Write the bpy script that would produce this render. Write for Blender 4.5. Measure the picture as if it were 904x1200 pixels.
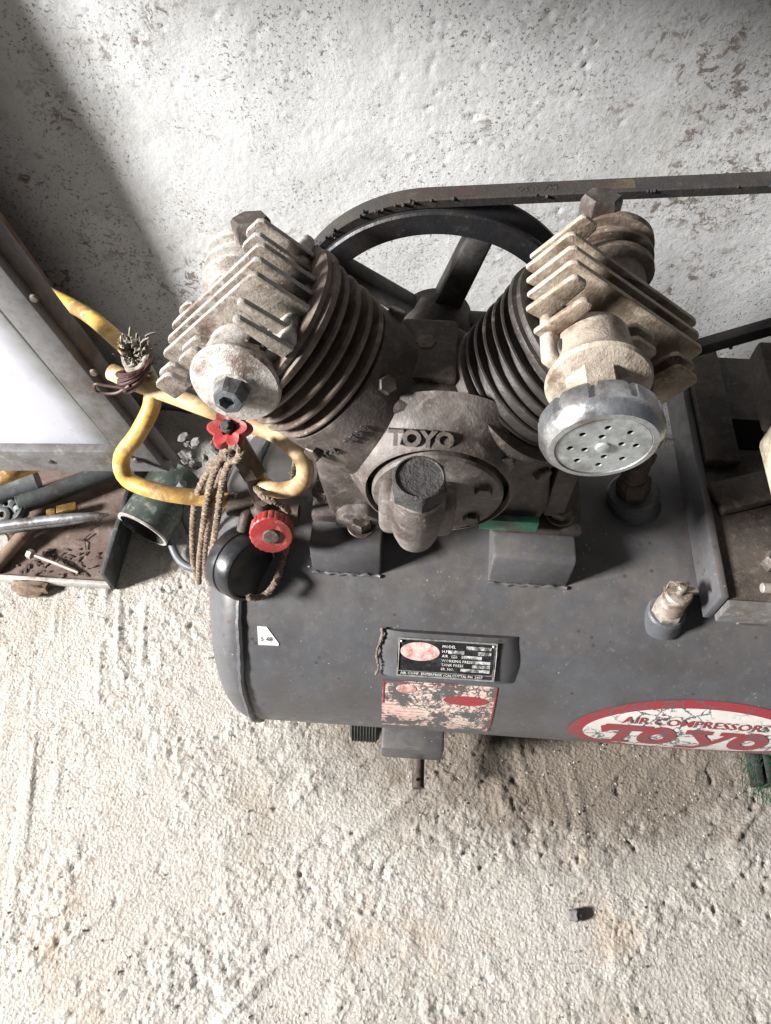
import bpy, bmesh, math, random
import numpy as np
from mathutils import Vector, Matrix
R = math.radians
random.seed(7); rng = np.random.default_rng(7)
for o in list(bpy.data.objects): bpy.data.objects.remove(o)
S = bpy.context.scene; C = S.collection

# ------------------------------------------------------------------ camera
F_PX = 873.0
th, ps = R(58), R(4)
CAM = Vector((.02, -.353, .914))
FW = Vector((-math.sin(ps)*math.cos(th), math.cos(ps)*math.cos(th), -math.sin(th)))
RT = Vector((math.cos(ps), math.sin(ps), 0)); UP = RT.cross(FW)
cd = bpy.data.cameras.new('camera'); cam = bpy.data.objects.new('camera', cd); C.objects.link(cam)
cd.sensor_fit = 'VERTICAL'; cd.sensor_height = 36; cd.sensor_width = 36; cd.lens = F_PX/1200*36
cd.clip_start = .01; cd.clip_end = 50
cam.matrix_world = Matrix(((RT.x, UP.x, -FW.x, CAM.x), (RT.y, UP.y, -FW.y, CAM.y), (RT.z, UP.z, -FW.z, CAM.z), (0, 0, 0, 1)))
S.camera = cam

# ------------------------------------------------------------------ light
W = bpy.data.worlds.new('World'); S.world = W; W.use_nodes = True
bg = W.node_tree.nodes['Background']; bg.inputs[0].default_value = (.82, .90, 1, 1); bg.inputs[1].default_value = .09
def area(name, loc, target, sx, sy, power, col):
    l = bpy.data.lights.new(name, 'AREA'); l.shape = 'RECTANGLE'; l.size = sx; l.size_y = sy; l.energy = power; l.color = col
    o = bpy.data.objects.new(name, l); C.objects.link(o); o.location = loc
    o.rotation_euler = (Vector(target)-Vector(loc)).to_track_quat('-Z', 'Y').to_euler()
    return o
area('doorway_light', (-3.35, -1.22, 2.0), (0, 0, .25), .60, .70, 630, (1.0, .985, .965))
S.view_settings.view_transform = 'Standard'; S.view_settings.look = 'None'
S.view_settings.exposure = 0.0; S.view_settings.gamma = 1; S.view_settings.use_curve_mapping = False
S.render.engine = 'CYCLES'

def at(px, py, x=None, y=None, z=None):
    """a point of the place seen at a photo pixel, on the given plane"""
    d = FW + RT*((px-452)/F_PX) - UP*((py-600)/F_PX)
    if x is not None: t = (x-CAM.x)/d.x
    elif y is not None: t = (y-CAM.y)/d.y
    else: t = (z-CAM.z)/d.z
    return CAM + d*t

# ------------------------------------------------------------------ materials
class NT:
    def __init__(s, name):
        s.m = bpy.data.materials.new(name); s.m.use_nodes = True; s.t = s.m.node_tree; s.n = s.t.nodes
        s.b = s.n['Principled BSDF']; s.geo = s.n.new('ShaderNodeNewGeometry')
    def l(s, a, b): s.t.links.new(a, b)
    def pos(s, scale=(1, 1, 1), rot=(0, 0, 0)):
        m = s.n.new('ShaderNodeMapping'); m.inputs['Scale'].default_value = scale; m.inputs['Rotation'].default_value = rot
        s.l(s.geo.outputs['Position'], m.inputs[0]); return m.outputs[0]
    def noise(s, scale, detail=4, rough=.6, v=None, dist=0):
        n = s.n.new('ShaderNodeTexNoise'); n.inputs['Scale'].default_value = scale; n.inputs['Detail'].default_value = detail
        n.inputs['Roughness'].default_value = rough; n.inputs['Distortion'].default_value = dist
        s.l(v or s.geo.outputs['Position'], n.inputs['Vector']); return n.outputs['Fac']
    def vor(s, scale, feature='F1', v=None, out='Distance'):
        n = s.n.new('ShaderNodeTexVoronoi'); n.feature = feature; n.inputs['Scale'].default_value = scale
        s.l(v or s.geo.outputs['Position'], n.inputs['Vector']); return n.outputs[out]
    def ramp(s, fac, lo, hi, a=0., b=1.):
        n = s.n.new('ShaderNodeMapRange'); n.inputs[1].default_value = lo; n.inputs[2].default_value = hi
        n.inputs[3].default_value = a; n.inputs[4].default_value = b; s.l(fac, n.inputs[0]); return n.outputs[0]
    def mix(s, fac, a, b):
        n = s.n.new('ShaderNodeMix'); n.data_type = 'RGBA'
        for k, v in ((0, fac), (6, a), (7, b)):
            if isinstance(v, (tuple, list)): n.inputs[k].default_value = (*v, 1)[:4]
            elif isinstance(v, (int, float)): n.inputs[k].default_value = v
            else: s.l(v, n.inputs[k])
        return n.outputs[2]
    def math(s, op, a, b=0.):
        n = s.n.new('ShaderNodeMath'); n.operation = op
        for k, v in ((0, a), (1, b)):
            if isinstance(v, (int, float)): n.inputs[k].default_value = v
            else: s.l(v, n.inputs[k])
        return n.outputs[0]
    def bump(s, h, strength, dist, prev=None):
        n = s.n.new('ShaderNodeBump'); n.inputs['Strength'].default_value = strength; n.inputs['Distance'].default_value = dist
        s.l(h, n.inputs['Height'])
        if prev is not None: s.l(prev, n.inputs['Normal'])
        return n.outputs[0]
    def done(s, col, rough=.6, metal=0., normal=None):
        for k, v in (('Base Color', col), ('Roughness', rough), ('Metallic', metal)):
            if isinstance(v, (tuple, list)): s.b.inputs[k].default_value = (*v, 1)[:4]
            elif isinstance(v, (int, float)): s.b.inputs[k].default_value = v
            else: s.l(v, s.b.inputs[k])
        if normal is not None: s.l(normal, s.b.inputs['Normal'])
        return s.m

def grimy(name, base, dirt, dust, rough=.55, metal=0., dirt_amt=.5, dust_amt=.4, fine=.0006, speck=True, scale=1., edge=None, spec=.5):
    t = NT(name)
    n1 = t.noise(22*scale, 8, .68); n2 = t.noise(70*scale, 6, .7, dist=.4); n3 = t.noise(420*scale, 3, .6)
    c = t.mix(t.ramp(n1, .60-dirt_amt*.30, .72-dirt_amt*.22), base, dirt)
    c = t.mix(t.ramp(t.noise(150*scale, 5, .75), .50, .66, 0, .55), c, dirt)
    c = t.mix(t.ramp(n2, .64-dust_amt*.25, .78-dust_amt*.2, 0, .85), c, dust)
    if speck:
        v = t.vor(210*scale); keep = t.ramp(t.noise(45*scale, 2), .5, .62)
        sp = t.math('MULTIPLY', t.ramp(v, .22, .12), keep)
        c = t.mix(t.math('MULTIPLY', sp, .6), c, dust)
    if edge:
        pt_ = t.ramp(t.geo.outputs['Pointiness'], .515, .60, 0, .75)
        c = t.mix(t.math('MULTIPLY', pt_, t.ramp(n2, .35, .6, .5, 1)), c, edge)
    t.b.inputs['Specular IOR Level'].default_value = spec
    r = t.ramp(n2, .3, .75, max(rough-.14, .05), min(rough+.22, 1))
    b = t.bump(n3, .5, fine); b = t.bump(n2, .6, fine*2.2, b)
    return t.done(c, r, metal, b)

M = {}
M['tank'] = grimy('tank_paint', (.070, .073, .082), (.050, .046, .045), (.12, .11, .10), .40, .0, .35, .25, .00012)
def tank_mat():
    t = NT('tank_paint')
    n1 = t.noise(16, 8, .7); n2 = t.noise(75, 6, .72); n3 = t.noise(420, 3, .6)
    c = t.mix(t.ramp(n1, .42, .66, 0, .8), (.080, .081, .088), (.062, .056, .054))
    c = t.mix(t.ramp(n2, .54, .72, 0, .5), c, (.115, .105, .097))
    c = t.mix(t.ramp(t.noise(190, 3, .75), .60, .68, 0, .45), c, (.15, .14, .13))
    sep = t.n.new('ShaderNodeSeparateXYZ'); t.l(t.geo.outputs['Normal'], sep.inputs[0])
    dust = t.math('MULTIPLY', t.ramp(sep.outputs[2], .55, .95, 0, .55), t.ramp(t.noise(22, 7, .72), .42, .60))
    c = t.mix(dust, c, (.125, .108, .096))
    def spots(scale, gate, lo, hi, seed):
        v = t.vor(scale, v=t.pos((1, 1, 1), (seed, .3*seed, 1.7*seed)))
        return t.math('MULTIPLY', t.ramp(v, hi, lo), t.ramp(t.noise(gate, 3, .6, v=t.pos((1, 1, 1), (0, seed, 0))), .54, .60))
    c = t.mix(t.math('MULTIPLY', spots(95, 15, .10, .20, 1.1), .8), c, (.055, .030, .022))
    c = t.mix(t.math('MULTIPLY', spots(150, 22, .07, .12, 2.3), .85), c, (.32, .31, .30))
    sc = t.ramp(t.noise(1, 2, .5, v=t.pos((18, 900, 500), (.5, .15, .25)), dist=.3), .70, .74)
    sc = t.math('MULTIPLY', sc, t.ramp(t.noise(9, 2), .56, .62))
    c = t.mix(t.math('MULTIPLY', sc, .5), c, (.22, .21, .2))
    b = t.bump(n3, .4, .00012); b = t.bump(n2, .5, .0003, b); b = t.bump(t.noise(9, 3), .5, .006, b)
    return t.done(c, t.ramp(n2, .3, .75, .30, .62), 0, b)
M['tank'] = tank_mat()
M['weld'] = grimy('weld_paint', (.075, .08, .09), (.05, .042, .038), (.13, .12, .11), .4, .0, .3, .3, .0004)
M['dome'] = M['tank']
M['case'] = grimy('crankcase_cast_iron', (.074, .060, .054), (.034, .024, .019), (.145, .124, .112), .62, .0, .55, .45, .0007)
M['cover'] = grimy('cover_cast_iron', (.130, .112, .103), (.05, .037, .031), (.23, .20, .182), .6, .0, .45, .45, .0006)
M['barrel'] = grimy('barrel_dusty_iron', (.165, .13, .105), (.07, .045, .032), (.28, .235, .195), .65, .0, .5, .5, .0006)
M['barrelR'] = grimy('barrel_dark_iron', (.035, .030, .028), (.02, .015, .012), (.10, .085, .075), .5, .15, .5, .3, .0005)
M['head'] = grimy('head_aluminium_left', (.42, .395, .365), (.14, .10, .078), (.56, .54, .51), .5, .25, .36, .45, .0008, scale=1.5)
M['headR'] = grimy('head_aluminium_right', (.40, .345, .285), (.17, .118, .08), (.52, .46, .39), .55, .15, .38, .45, .0008, scale=1.5)
M['finface'] = grimy('fin_face_grimy', (.27, .235, .20), (.085, .055, .04), (.40, .37, .335), .6, .1, .55, .45, .0007, scale=1.4)
M['finfaceR'] = grimy('fin_face_grimy_tan', (.29, .235, .18), (.12, .08, .052), (.42, .36, .29), .6, .1, .5, .45, .0007, scale=1.4)
M['plug'] = grimy('grey_plug', (.15, .165, .18), (.07, .06, .055), (.4, .4, .4), .45, .5, .4, .4, .0005)
M['capblk'] = grimy('black_greasy_cap', (.045, .042, .042), (.02, .018, .017), (.12, .11, .1), .7, .0, .5, .35, .0018)
M['bolt'] = grimy('dirty_bolt', (.10, .085, .075), (.04, .028, .022), (.24, .2, .17), .5, .4, .5, .4, .0004)
M['filter'] = grimy('filter_chrome', (.50, .52, .55), (.22, .20, .18), (.42, .42, .42), .30, .85, .35, .3, .0003)
M['filterface'] = grimy('filter_face', (.46, .49, .49), (.20, .20, .19), (.62, .63, .62), .5, .5, .4, .4, .0003)
M['spoke'] = grimy('spoke_dusty', (.06, .056, .055), (.03, .025, .022), (.13, .12, .115), .5, .1, .4, .4, .0004)
M['flywheel'] = grimy('flywheel_black', (.018, .019, .022), (.03, .025, .022), (.075, .07, .066), .42, .2, .35, .2, .0004)
M['belt'] = grimy('belt_rubber', (.024, .023, .024), (.038, .03, .025), (.07, .06, .05), .75, .0, .5, .3, .0005, scale=1.5)
M['beltprint'] = grimy('belt_print', (.095, .07, .035), (.035, .026, .02), (.10, .08, .06), .8, .0, .8, .3, .0003, scale=2)
M['beltred'] = grimy('belt_print_red', (.07, .03, .025), (.035, .024, .02), (.09, .07, .055), .8, .0, .8, .3, .0003, scale=2)
M['rubber'] = grimy('black_rubber', (.014, .015, .018), (.02, .019, .018), (.045, .043, .04), .33, .0, .3, .12, .0001, speck=False)
M['red'] = grimy('red_paint', (.33, .026, .026), (.12, .025, .02), (.42, .14, .12), .45, .0, .42, .4, .0003)
M['hose'] = grimy('yellow_hose', (.52, .32, .065), (.22, .12, .04), (.60, .45, .22), .5, .0, .5, .5, .0002)
M['hosepale'] = grimy('pale_yellow_hose', (.55, .40, .21), (.28, .17, .085), (.62, .50, .33), .55, .0, .5, .5, .0002)
M['rope'] = grimy('jute_rope', (.19, .14, .10), (.10, .065, .045), (.40, .32, .25), .95, .0, .45, .5, .0009, scale=3)
M['ragw'] = grimy('frayed_rag', (.26, .23, .19), (.08, .06, .045), (.42, .38, .33), .95, .0, .45, .5, .0009, scale=3)
M['wire'] = grimy('brown_wire', (.07, .03, .025), (.04, .02, .02), (.12, .06, .05), .5, .0, .4, .3, .0002)
M['rust'] = grimy('rusty_fitting', (.085, .06, .048), (.035, .024, .018), (.18, .14, .115), .65, .2, .5, .45, .0007)
M['steel'] = grimy('dull_steel', (.30, .31, .33), (.12, .10, .09), (.42, .42, .43), .38, .8, .4, .3, .0003)
M['zinc'] = grimy('pale_valve_metal', (.42, .37, .33), (.17, .12, .09), (.58, .53, .48), .45, .45, .4, .4, .0004)
M['panelframe'] = grimy('grey_frame_paint', (.14, .138, .142), (.08, .068, .06), (.22, .21, .20), .5, .0, .45, .3, .0002)
M['panelside'] = grimy('brown_frame_edge', (.085, .068, .06), (.045, .032, .027), (.15, .13, .11), .6, .0, .45, .3, .0003)
M['motorplate'] = grimy('motor_plate', (.07, .056, .047), (.03, .023, .018), (.14, .118, .10), .6, .1, .55, .4, .0006)
M['cream'] = grimy('cream_motor_paint', (.40, .37, .28), (.16, .12, .085), (.5, .47, .38), .6, .0, .5, .45, .0004)
M['traymetal'] = grimy('tray_sheet', (.14, .10, .085), (.07, .045, .035), (.24, .19, .16), .6, .1, .5, .4, .0004)
M['traylip'] = grimy('tray_lip', (.50, .48, .45), (.25, .21, .18), (.62, .6, .57), .5, .2, .35, .4, .0003)
M['greenpipe'] = grimy('green_pipe_paint', (.05, .07, .055), (.03, .034, .03), (.20, .22, .20), .5, .0, .45, .45, .0004)
M['pipein'] = grimy('pipe_inside', (.05, .05, .045), (.03, .022, .02), (.09, .08, .07), .8, .0, .5, .3, .0004)
M['cable'] = grimy('grey_cable', (.10, .11, .12), (.06, .055, .05), (.18, .18, .18), .45, .0, .4, .3, .0002)
M['darktube'] = grimy('dark_tube', (.045, .052, .052), (.03, .027, .025), (.14, .14, .135), .5, .1, .4, .35, .0004)
M['brass'] = grimy('brass_bit', (.36, .23, .07), (.12, .075, .03), (.5, .38, .18), .4, .7, .4, .3, .0005)
M['wood'] = grimy('old_wood', (.17, .115, .08), (.08, .05, .035), (.26, .2, .155), .8, .0, .5, .4, .0006)
M['greenbr'] = grimy('green_bristle', (.02, .10, .04), (.02, .035, .022), (.05, .2, .09), .6, .0, .35, .4, .0002, speck=False)
M['ribbed'] = grimy('ribbed_rubber', (.03, .035, .03), (.02, .02, .018), (.07, .075, .065), .7, .0, .4, .3, .0003)
M['green'] = grimy('green_label_paint', (.05, .25, .15), (.08, .09, .07), (.22, .34, .27), .55, .0, .4, .3, .0003)
M['whitepr'] = grimy('white_print', (.66, .65, .62), (.22, .21, .2), (.72, .71, .69), .5, .0, .25, .2, .0001, scale=3)
M['blackpr'] = grimy('black_print', (.018, .018, .02), (.05, .05, .052), (.10, .10, .10), .38, .3, .3, .2, .0001, scale=3)
M['pinkpr'] = grimy('pink_print', (.62, .44, .40), (.34, .14, .12), (.72, .58, .54), .5, .0, .5, .4, .0001, scale=4)
M['plateal'] = grimy('plate_aluminium', (.55, .54, .52), (.2, .17, .15), (.7, .69, .67), .35, .7, .3, .3, .0002, scale=2)
M['stone'] = grimy('grey_pebble', (.15, .14, .14), (.08, .07, .065), (.26, .25, .24), .8, .0, .4, .4, .001)
M['dark'] = grimy('dark_hole', (.006, .006, .006), (.005, .005, .004), (.008, .008, .008), .9, .0, .2, .1, .0001, speck=False, spec=.05)

def floor_mat():
    t = NT('rough_cement')
    n1 = t.noise(5, 6, .6); n2 = t.noise(34, 6, .7); n3 = t.noise(330, 4, .7)
    c = t.mix(t.ramp(n1, .35, .68), (.475, .452, .418), (.38, .355, .32))
    c = t.mix(t.ramp(n2, .50, .76, 0, .65), c, (.34, .285, .225))
    c = t.mix(t.ramp(n3, .54, .66, 0, .6), c, (.23, .205, .175))
    c = t.mix(t.ramp(t.noise(150, 5, .8), .55, .62, 0, .65), c, (.20, .175, .145))
    c = t.mix(t.ramp(t.noise(6, 6, .75, v=t.pos((1, 1, 1), (0, 0, 2))), .52, .66, 0, .5), c, (.33, .285, .235))
    c = t.mix(t.ramp(t.noise(260, 3, .7, v=t.pos((1, 1, 1), (1, 2, 0))), .60, .68, 0, .5), c, (.66, .64, .60))
    c = t.mix(t.ramp(t.noise(9, 3, .5, v=t.pos((1, 1, 1), (.3, .2, 1))), .60, .70, 0, .55), c, (.40, .31, .235))
    spot = t.math('MULTIPLY', t.ramp(t.vor(60), .16, .09), t.ramp(t.noise(16, 2), .52, .60))
    c = t.mix(t.math('MULTIPLY', spot, .7), c, (.17, .165, .165))
    # dark brown patch round the foot of the compressor
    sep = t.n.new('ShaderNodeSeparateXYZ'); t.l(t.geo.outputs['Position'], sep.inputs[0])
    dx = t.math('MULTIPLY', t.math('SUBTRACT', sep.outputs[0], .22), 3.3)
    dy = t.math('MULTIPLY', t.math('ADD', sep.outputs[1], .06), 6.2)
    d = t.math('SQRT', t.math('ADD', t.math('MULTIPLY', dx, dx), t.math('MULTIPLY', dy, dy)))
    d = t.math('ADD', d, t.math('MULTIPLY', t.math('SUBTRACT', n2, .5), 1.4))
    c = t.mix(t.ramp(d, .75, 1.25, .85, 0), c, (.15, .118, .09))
    b = t.bump(n3, .9, .0022); b = t.bump(t.vor(260), .55, .0016, b)
    return t.done(c, .92, 0, b)
def wall_mat():
    t = NT('whitewashed_plaster')
    n1 = t.noise(3.2, 5, .6); n2 = t.noise(40, 6, .7); n3 = t.noise(300, 4, .65)
    c = t.mix(t.ramp(n1, .38, .66), (.535, .54, .54), (.43, .43, .43))
    c = t.mix(t.ramp(t.noise(7, 8, .78), .49, .66, 0, .65), c, (.32, .315, .30))
    c = t.mix(t.ramp(t.noise(2.6, 6, .7, v=t.pos((1, 1, 1), (1, 0, 2))), .50, .62, 0, .45), c, (.34, .325, .30))
    fl = t.math('MULTIPLY', t.ramp(t.noise(80, 5, .78, dist=.5), .53, .59), t.ramp(t.noise(6.5, 4, .65, v=t.pos((1, 1, 1.25))), .50, .60))
    c = t.mix(t.math('MULTIPLY', fl, .85), c, (.11, .078, .058))
    pit = t.math('MULTIPLY', t.ramp(t.noise(290, 3, .72), .575, .62), t.ramp(t.noise(9, 5, .75), .42, .54))
    c = t.mix(t.math('MULTIPLY', pit, .85), c, (.10, .095, .09))
    c = t.mix(t.math('MULTIPLY', t.ramp(t.noise(520, 2, .6), .60, .66), .35), c, (.2, .19, .18))
    b = t.bump(n3, .6, .0009); b = t.bump(n2, .45, .0013, b)
    b = t.bump(pit, -.8, .002, b)
    return t.done(c, .85, 0, b)
M['box'] = grimy('worn_white_box', (.60, .59, .56), (.06, .06, .06), (.72, .71, .69), .5, .0, .75, .3, .0001, scale=9)
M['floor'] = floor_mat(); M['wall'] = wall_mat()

def cracked(name, col, dirt, crack=.55, under=(.085, .085, .092), scale=58, width=.055):
    t = NT(name)
    nn = t.n.new('ShaderNodeTexNoise'); nn.inputs['Scale'].default_value = 55; nn.inputs['Detail'].default_value = 5; nn.inputs['Roughness'].default_value = .7
    t.l(t.geo.outputs['Position'], nn.inputs['Vector'])
    vm = t.n.new('ShaderNodeVectorMath'); vm.operation = 'MULTIPLY_ADD'; t.l(nn.outputs['Color'], vm.inputs[0]); vm.inputs[1].default_value = (.022, .022, .022); t.l(t.geo.outputs['Position'], vm.inputs[2])
    e = t.vor(scale, 'DISTANCE_TO_EDGE', v=vm.outputs[0])
    w = t.noise(60, 4, .7)
    m = t.math('MULTIPLY', t.ramp(e, width, width*.45), t.ramp(t.noise(14, 3), .40, .50))
    chips = t.ramp(t.noise(48, 6, .75), .60+.1*(1-crack), .63+.1*(1-crack))
    k = t.math('MAXIMUM', m, chips)
    c = t.mix(t.ramp(w, .4, .75, 0, .5), col, dirt)
    c = t.mix(k, c, under)
    return t.done(c, .5, 0, t.bump(k, -.5, .0004))
M['decalwhite'] = cracked('decal_white', (.62, .60, .57), (.45, .41, .37))
M['decalred'] = cracked('decal_red', (.27, .028, .038), (.19, .045, .045))
def instr():   # peeling instruction label: rows of print on cream paper, torn away in patches
    t = NT('instruction_print')
    sep = t.n.new('ShaderNodeSeparateXYZ'); t.l(t.geo.outputs['Position'], sep.inputs[0])
    rows = t.math('SINE', t.math('MULTIPLY', sep.outputs[2], 2*math.pi/.0052))
    words = t.noise(1, 2, .5, v=t.pos((260, 40, 190)))
    txt = t.math('MULTIPLY', t.ramp(rows, .1, .5), t.ramp(words, .42, .50))
    c = t.mix(t.ramp(t.noise(18, 3), .45, .6), (.56, .48, .42), (.56, .40, .365))
    c = t.mix(t.math('MULTIPLY', txt, .65), c, (.40, .13, .10))
    c = t.mix(t.ramp(t.noise(75, 5, .7), .5, .75, 0, .6), c, (.33, .25, .19))
    tear = t.ramp(t.noise(26, 7, .78, v=t.pos((1, 1, 1), (.2, .1, .4))), .500, .515)
    nn = t.n.new('ShaderNodeTexNoise'); nn.inputs['Scale'].default_value = 70; nn.inputs['Detail'].default_value = 5
    t.l(t.geo.outputs['Position'], nn.inputs['Vector'])
    vm = t.n.new('ShaderNodeVectorMath'); vm.operation = 'MULTIPLY_ADD'; t.l(nn.outputs['Color'], vm.inputs[0]); vm.inputs[1].default_value = (.02, .02, .02); t.l(t.geo.outputs['Position'], vm.inputs[2])
    tear = t.math('MAXIMUM', tear, t.math('MULTIPLY', t.ramp(t.vor(150, 'DISTANCE_TO_EDGE', v=vm.outputs[0]), .10, .04), t.ramp(t.noise(30, 3), .42, .5)))
    c = t.mix(tear, c, (.082, .078, .078))
    return t.done(c, .6, 0, t.bump(tear, -.6, .0004))
M['instr'] = instr()
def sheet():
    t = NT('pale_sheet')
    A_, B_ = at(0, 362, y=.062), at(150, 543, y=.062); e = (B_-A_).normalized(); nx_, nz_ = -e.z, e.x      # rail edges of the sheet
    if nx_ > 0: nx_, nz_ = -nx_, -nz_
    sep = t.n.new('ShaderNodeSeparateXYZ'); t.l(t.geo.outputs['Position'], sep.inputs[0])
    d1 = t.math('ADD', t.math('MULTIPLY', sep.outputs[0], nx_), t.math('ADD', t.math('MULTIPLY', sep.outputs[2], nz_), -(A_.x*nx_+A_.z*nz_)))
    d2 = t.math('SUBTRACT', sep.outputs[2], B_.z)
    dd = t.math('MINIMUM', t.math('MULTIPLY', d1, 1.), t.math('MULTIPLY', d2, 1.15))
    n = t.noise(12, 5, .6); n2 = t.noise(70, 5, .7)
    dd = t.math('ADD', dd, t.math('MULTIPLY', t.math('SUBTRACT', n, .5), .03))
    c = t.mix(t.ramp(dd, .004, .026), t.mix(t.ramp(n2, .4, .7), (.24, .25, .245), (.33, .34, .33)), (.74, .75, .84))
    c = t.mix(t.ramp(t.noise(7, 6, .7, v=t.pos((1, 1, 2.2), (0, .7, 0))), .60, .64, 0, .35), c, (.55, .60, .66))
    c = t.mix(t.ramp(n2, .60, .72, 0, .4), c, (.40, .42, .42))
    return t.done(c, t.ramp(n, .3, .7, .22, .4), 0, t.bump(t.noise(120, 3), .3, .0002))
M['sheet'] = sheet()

# ------------------------------------------------------------------ object helpers
WL = {}                                   # world location of each object
def tag(o, label=None, cat=None, group=None, kind=None):
    for k, v in (('label', label), ('category', cat), ('group', group), ('kind', kind)):
        if v: o[k] = v
    return o
def thing(name, label, cat, loc=(0, 0, 0), group=None):
    o = bpy.data.objects.new(name, None); C.objects.link(o); o.location = loc; o.empty_display_size = .02
    WL[o] = Vector(loc); return tag(o, label, cat, group)
def emit(name, bm, mat, parent=None, smooth=35, label=None):
    bmesh.ops.recalc_face_normals(bm, faces=bm.faces)
    if not bm.verts: return None
    co = [v.co for v in bm.verts]
    c = Vector([(min(p[i] for p in co)+max(p[i] for p in co))/2 for i in range(3)])
    bmesh.ops.translate(bm, verts=bm.verts, vec=-c)
    me = bpy.data.meshes.new(name); bm.to_mesh(me); bm.free()
    if smooth:
        me.polygons.foreach_set('use_smooth', [True]*len(me.polygons)); me.set_sharp_from_angle(angle=R(smooth))
    me.materials.append(M[mat] if isinstance(mat, str) else mat)
    o = bpy.data.objects.new(name, me); C.objects.link(o); WL[o] = c
    if parent is not None: o.parent = parent; o.location = c-WL[parent]
    else: o.location = c
    if label: o['label'] = label
    return o
def frame(origin, zdir, xhint=(1, 0, 0)):
    z = Vector(zdir).normalized(); x = Vector(xhint); x = (x-z*x.dot(z))
    if x.length < 1e-4: x = Vector((0, 1, 0)); x = (x-z*x.dot(z))
    x.normalize(); y = z.cross(x); o = Vector(origin)
    return Matrix(((x.x, y.x, z.x, o.x), (x.y, y.y, z.y, o.y), (x.z, y.z, z.z, o.z), (0, 0, 0, 1)))
I4 = Matrix.Identity(4)
def bx(bm, lo, hi, m=I4, bev=0., seg=2):
    r = bmesh.ops.create_cube(bm, size=1)
    vs = r['verts']; lo, hi = Vector(lo), Vector(hi)
    for v in vs: v.co = Vector([lo[i]+(v.co[i]+.5)*(hi[i]-lo[i]) for i in range(3)])
    if bev:
        es = list({e for v in vs for e in v.link_edges})
        rr = bmesh.ops.bevel(bm, geom=es, offset=bev, segments=seg, affect='EDGES', profile=.5)
        vs = list({v for f in rr['faces'] for v in f.verts} | {v for v in vs if v.is_valid})
    bmesh.ops.transform(bm, matrix=m, verts=vs)
    return bm
def prism(bm, pts, z0, z1, m=I4, bev=0., seg=2):
    """polygon in local xy, extruded along local z"""
    vs = [bm.verts.new((p[0], p[1], z0)) for p in pts]
    f = bm.faces.new(vs); r = bmesh.ops.extrude_face_region(bm, geom=[f])
    nv = [g for g in r['geom'] if isinstance(g, bmesh.types.BMVert)]
    for v in nv: v.co.z = z1
    allv = vs+nv
    if bev:
        es = list({e for v in allv for e in v.link_edges})
        rr = bmesh.ops.bevel(bm, geom=es, offset=bev, segments=seg, affect='EDGES', profile=.5)
        allv = list({v for ff in rr['faces'] for v in ff.verts} | {v for v in allv if v.is_valid})
    bmesh.ops.transform(bm, matrix=m, verts=allv)
    return bm
def lathe(bm, prof, m=I4, n=48, close=True, rf=None):
    """prof = [(radius, height)...] turned round local z"""
    rings = []
    for (r, h) in prof:
        if r < 1e-6: rings.append([bm.verts.new(m @ Vector((0, 0, h)))])
        else:
            ring = []
            for k in range(n):
                a = 2*math.pi*k/n; q = r*(rf(a, h) if rf else 1)
                ring.append(bm.verts.new(m @ Vector((q*math.cos(a), q*math.sin(a), h))))
            rings.append(ring)
    for a, b in zip(rings, rings[1:]):
        if len(a) == 1 and len(b) == 1: continue
        for k in range(n):
            k2 = (k+1) % n
            if len(a) == 1: bm.faces.new((a[0], b[k], b[k2]))
            elif len(b) == 1: bm.faces.new((a[k], a[k2], b[0]))
            else: bm.faces.new((a[k], a[k2], b[k2], b[k]))
    if close:
        for rg in (rings[0], rings[-1]):
            if len(rg) > 1:
                try: bm.faces.new(rg)
                except ValueError: pass
    return bm
def cyl(bm, r, h0, h1, m=I4, n=32, bev=.0008):
    return lathe(bm, [(r-bev, h0), (r, h0+bev), (r, h1-bev), (r-bev, h1)], m, n)
def hexa(bm, r, h0, h1, m=I4, dome=.12):
    h = h1-h0
    return lathe(bm, [(r, h0), (r, h1-h*.12), (r*.86, h1)], m, 6)
def smooth_path(P, step=.006, closed=False):
    P = [Vector(p) for p in P]; out = []
    Q = [P[0]*2-P[1]]+P+[P[-1]*2-P[-2]] if not closed else [P[-1]]+P+[P[0], P[1]]
    for i in range(len(Q)-3):
        a, b, c, d = Q[i:i+4]; n = max(2, int((c-b).length/step))
        for k in range(n):
            t = k/n
            out.append(.5*((2*b)+(c-a)*t+(2*a-5*b+4*c-d)*t*t+(3*b-a-3*c+d)*t**3))
    if not closed: out.append(P[-1])
    return out
def frames_of(path):
    fr = []; T = (path[1]-path[0]).normalized()
    N = T.orthogonal().normalized()
    for i, p in enumerate(path):
        T2 = (path[min(i+1, len(path)-1)]-path[max(i-1, 0)]).normalized()
        N = (N-T2*N.dot(T2)).normalized(); fr.append((p, T2, N, T2.cross(N)))
    return fr
def tube(bm, path, r, n=12, caps=True, hollow=0.):
    rr = r if callable(r) else (lambda i, m: r)
    rings = []; fr = frames_of(path)
    for i, (p, T, N, B) in enumerate(fr):
        q = rr(i, len(fr))
        rings.append([bm.verts.new(p+(N*math.cos(2*math.pi*k/n)+B*math.sin(2*math.pi*k/n))*q) for k in range(n)])
    for a, b in zip(rings, rings[1:]):
        for k in range(n): bm.faces.new((a[k], a[(k+1) % n], b[(k+1) % n], b[k]))
    if caps:
        for rg, s in ((rings[0], -1), (rings[-1], 1)):
            bm.faces.new(rg)
    return bm
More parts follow.
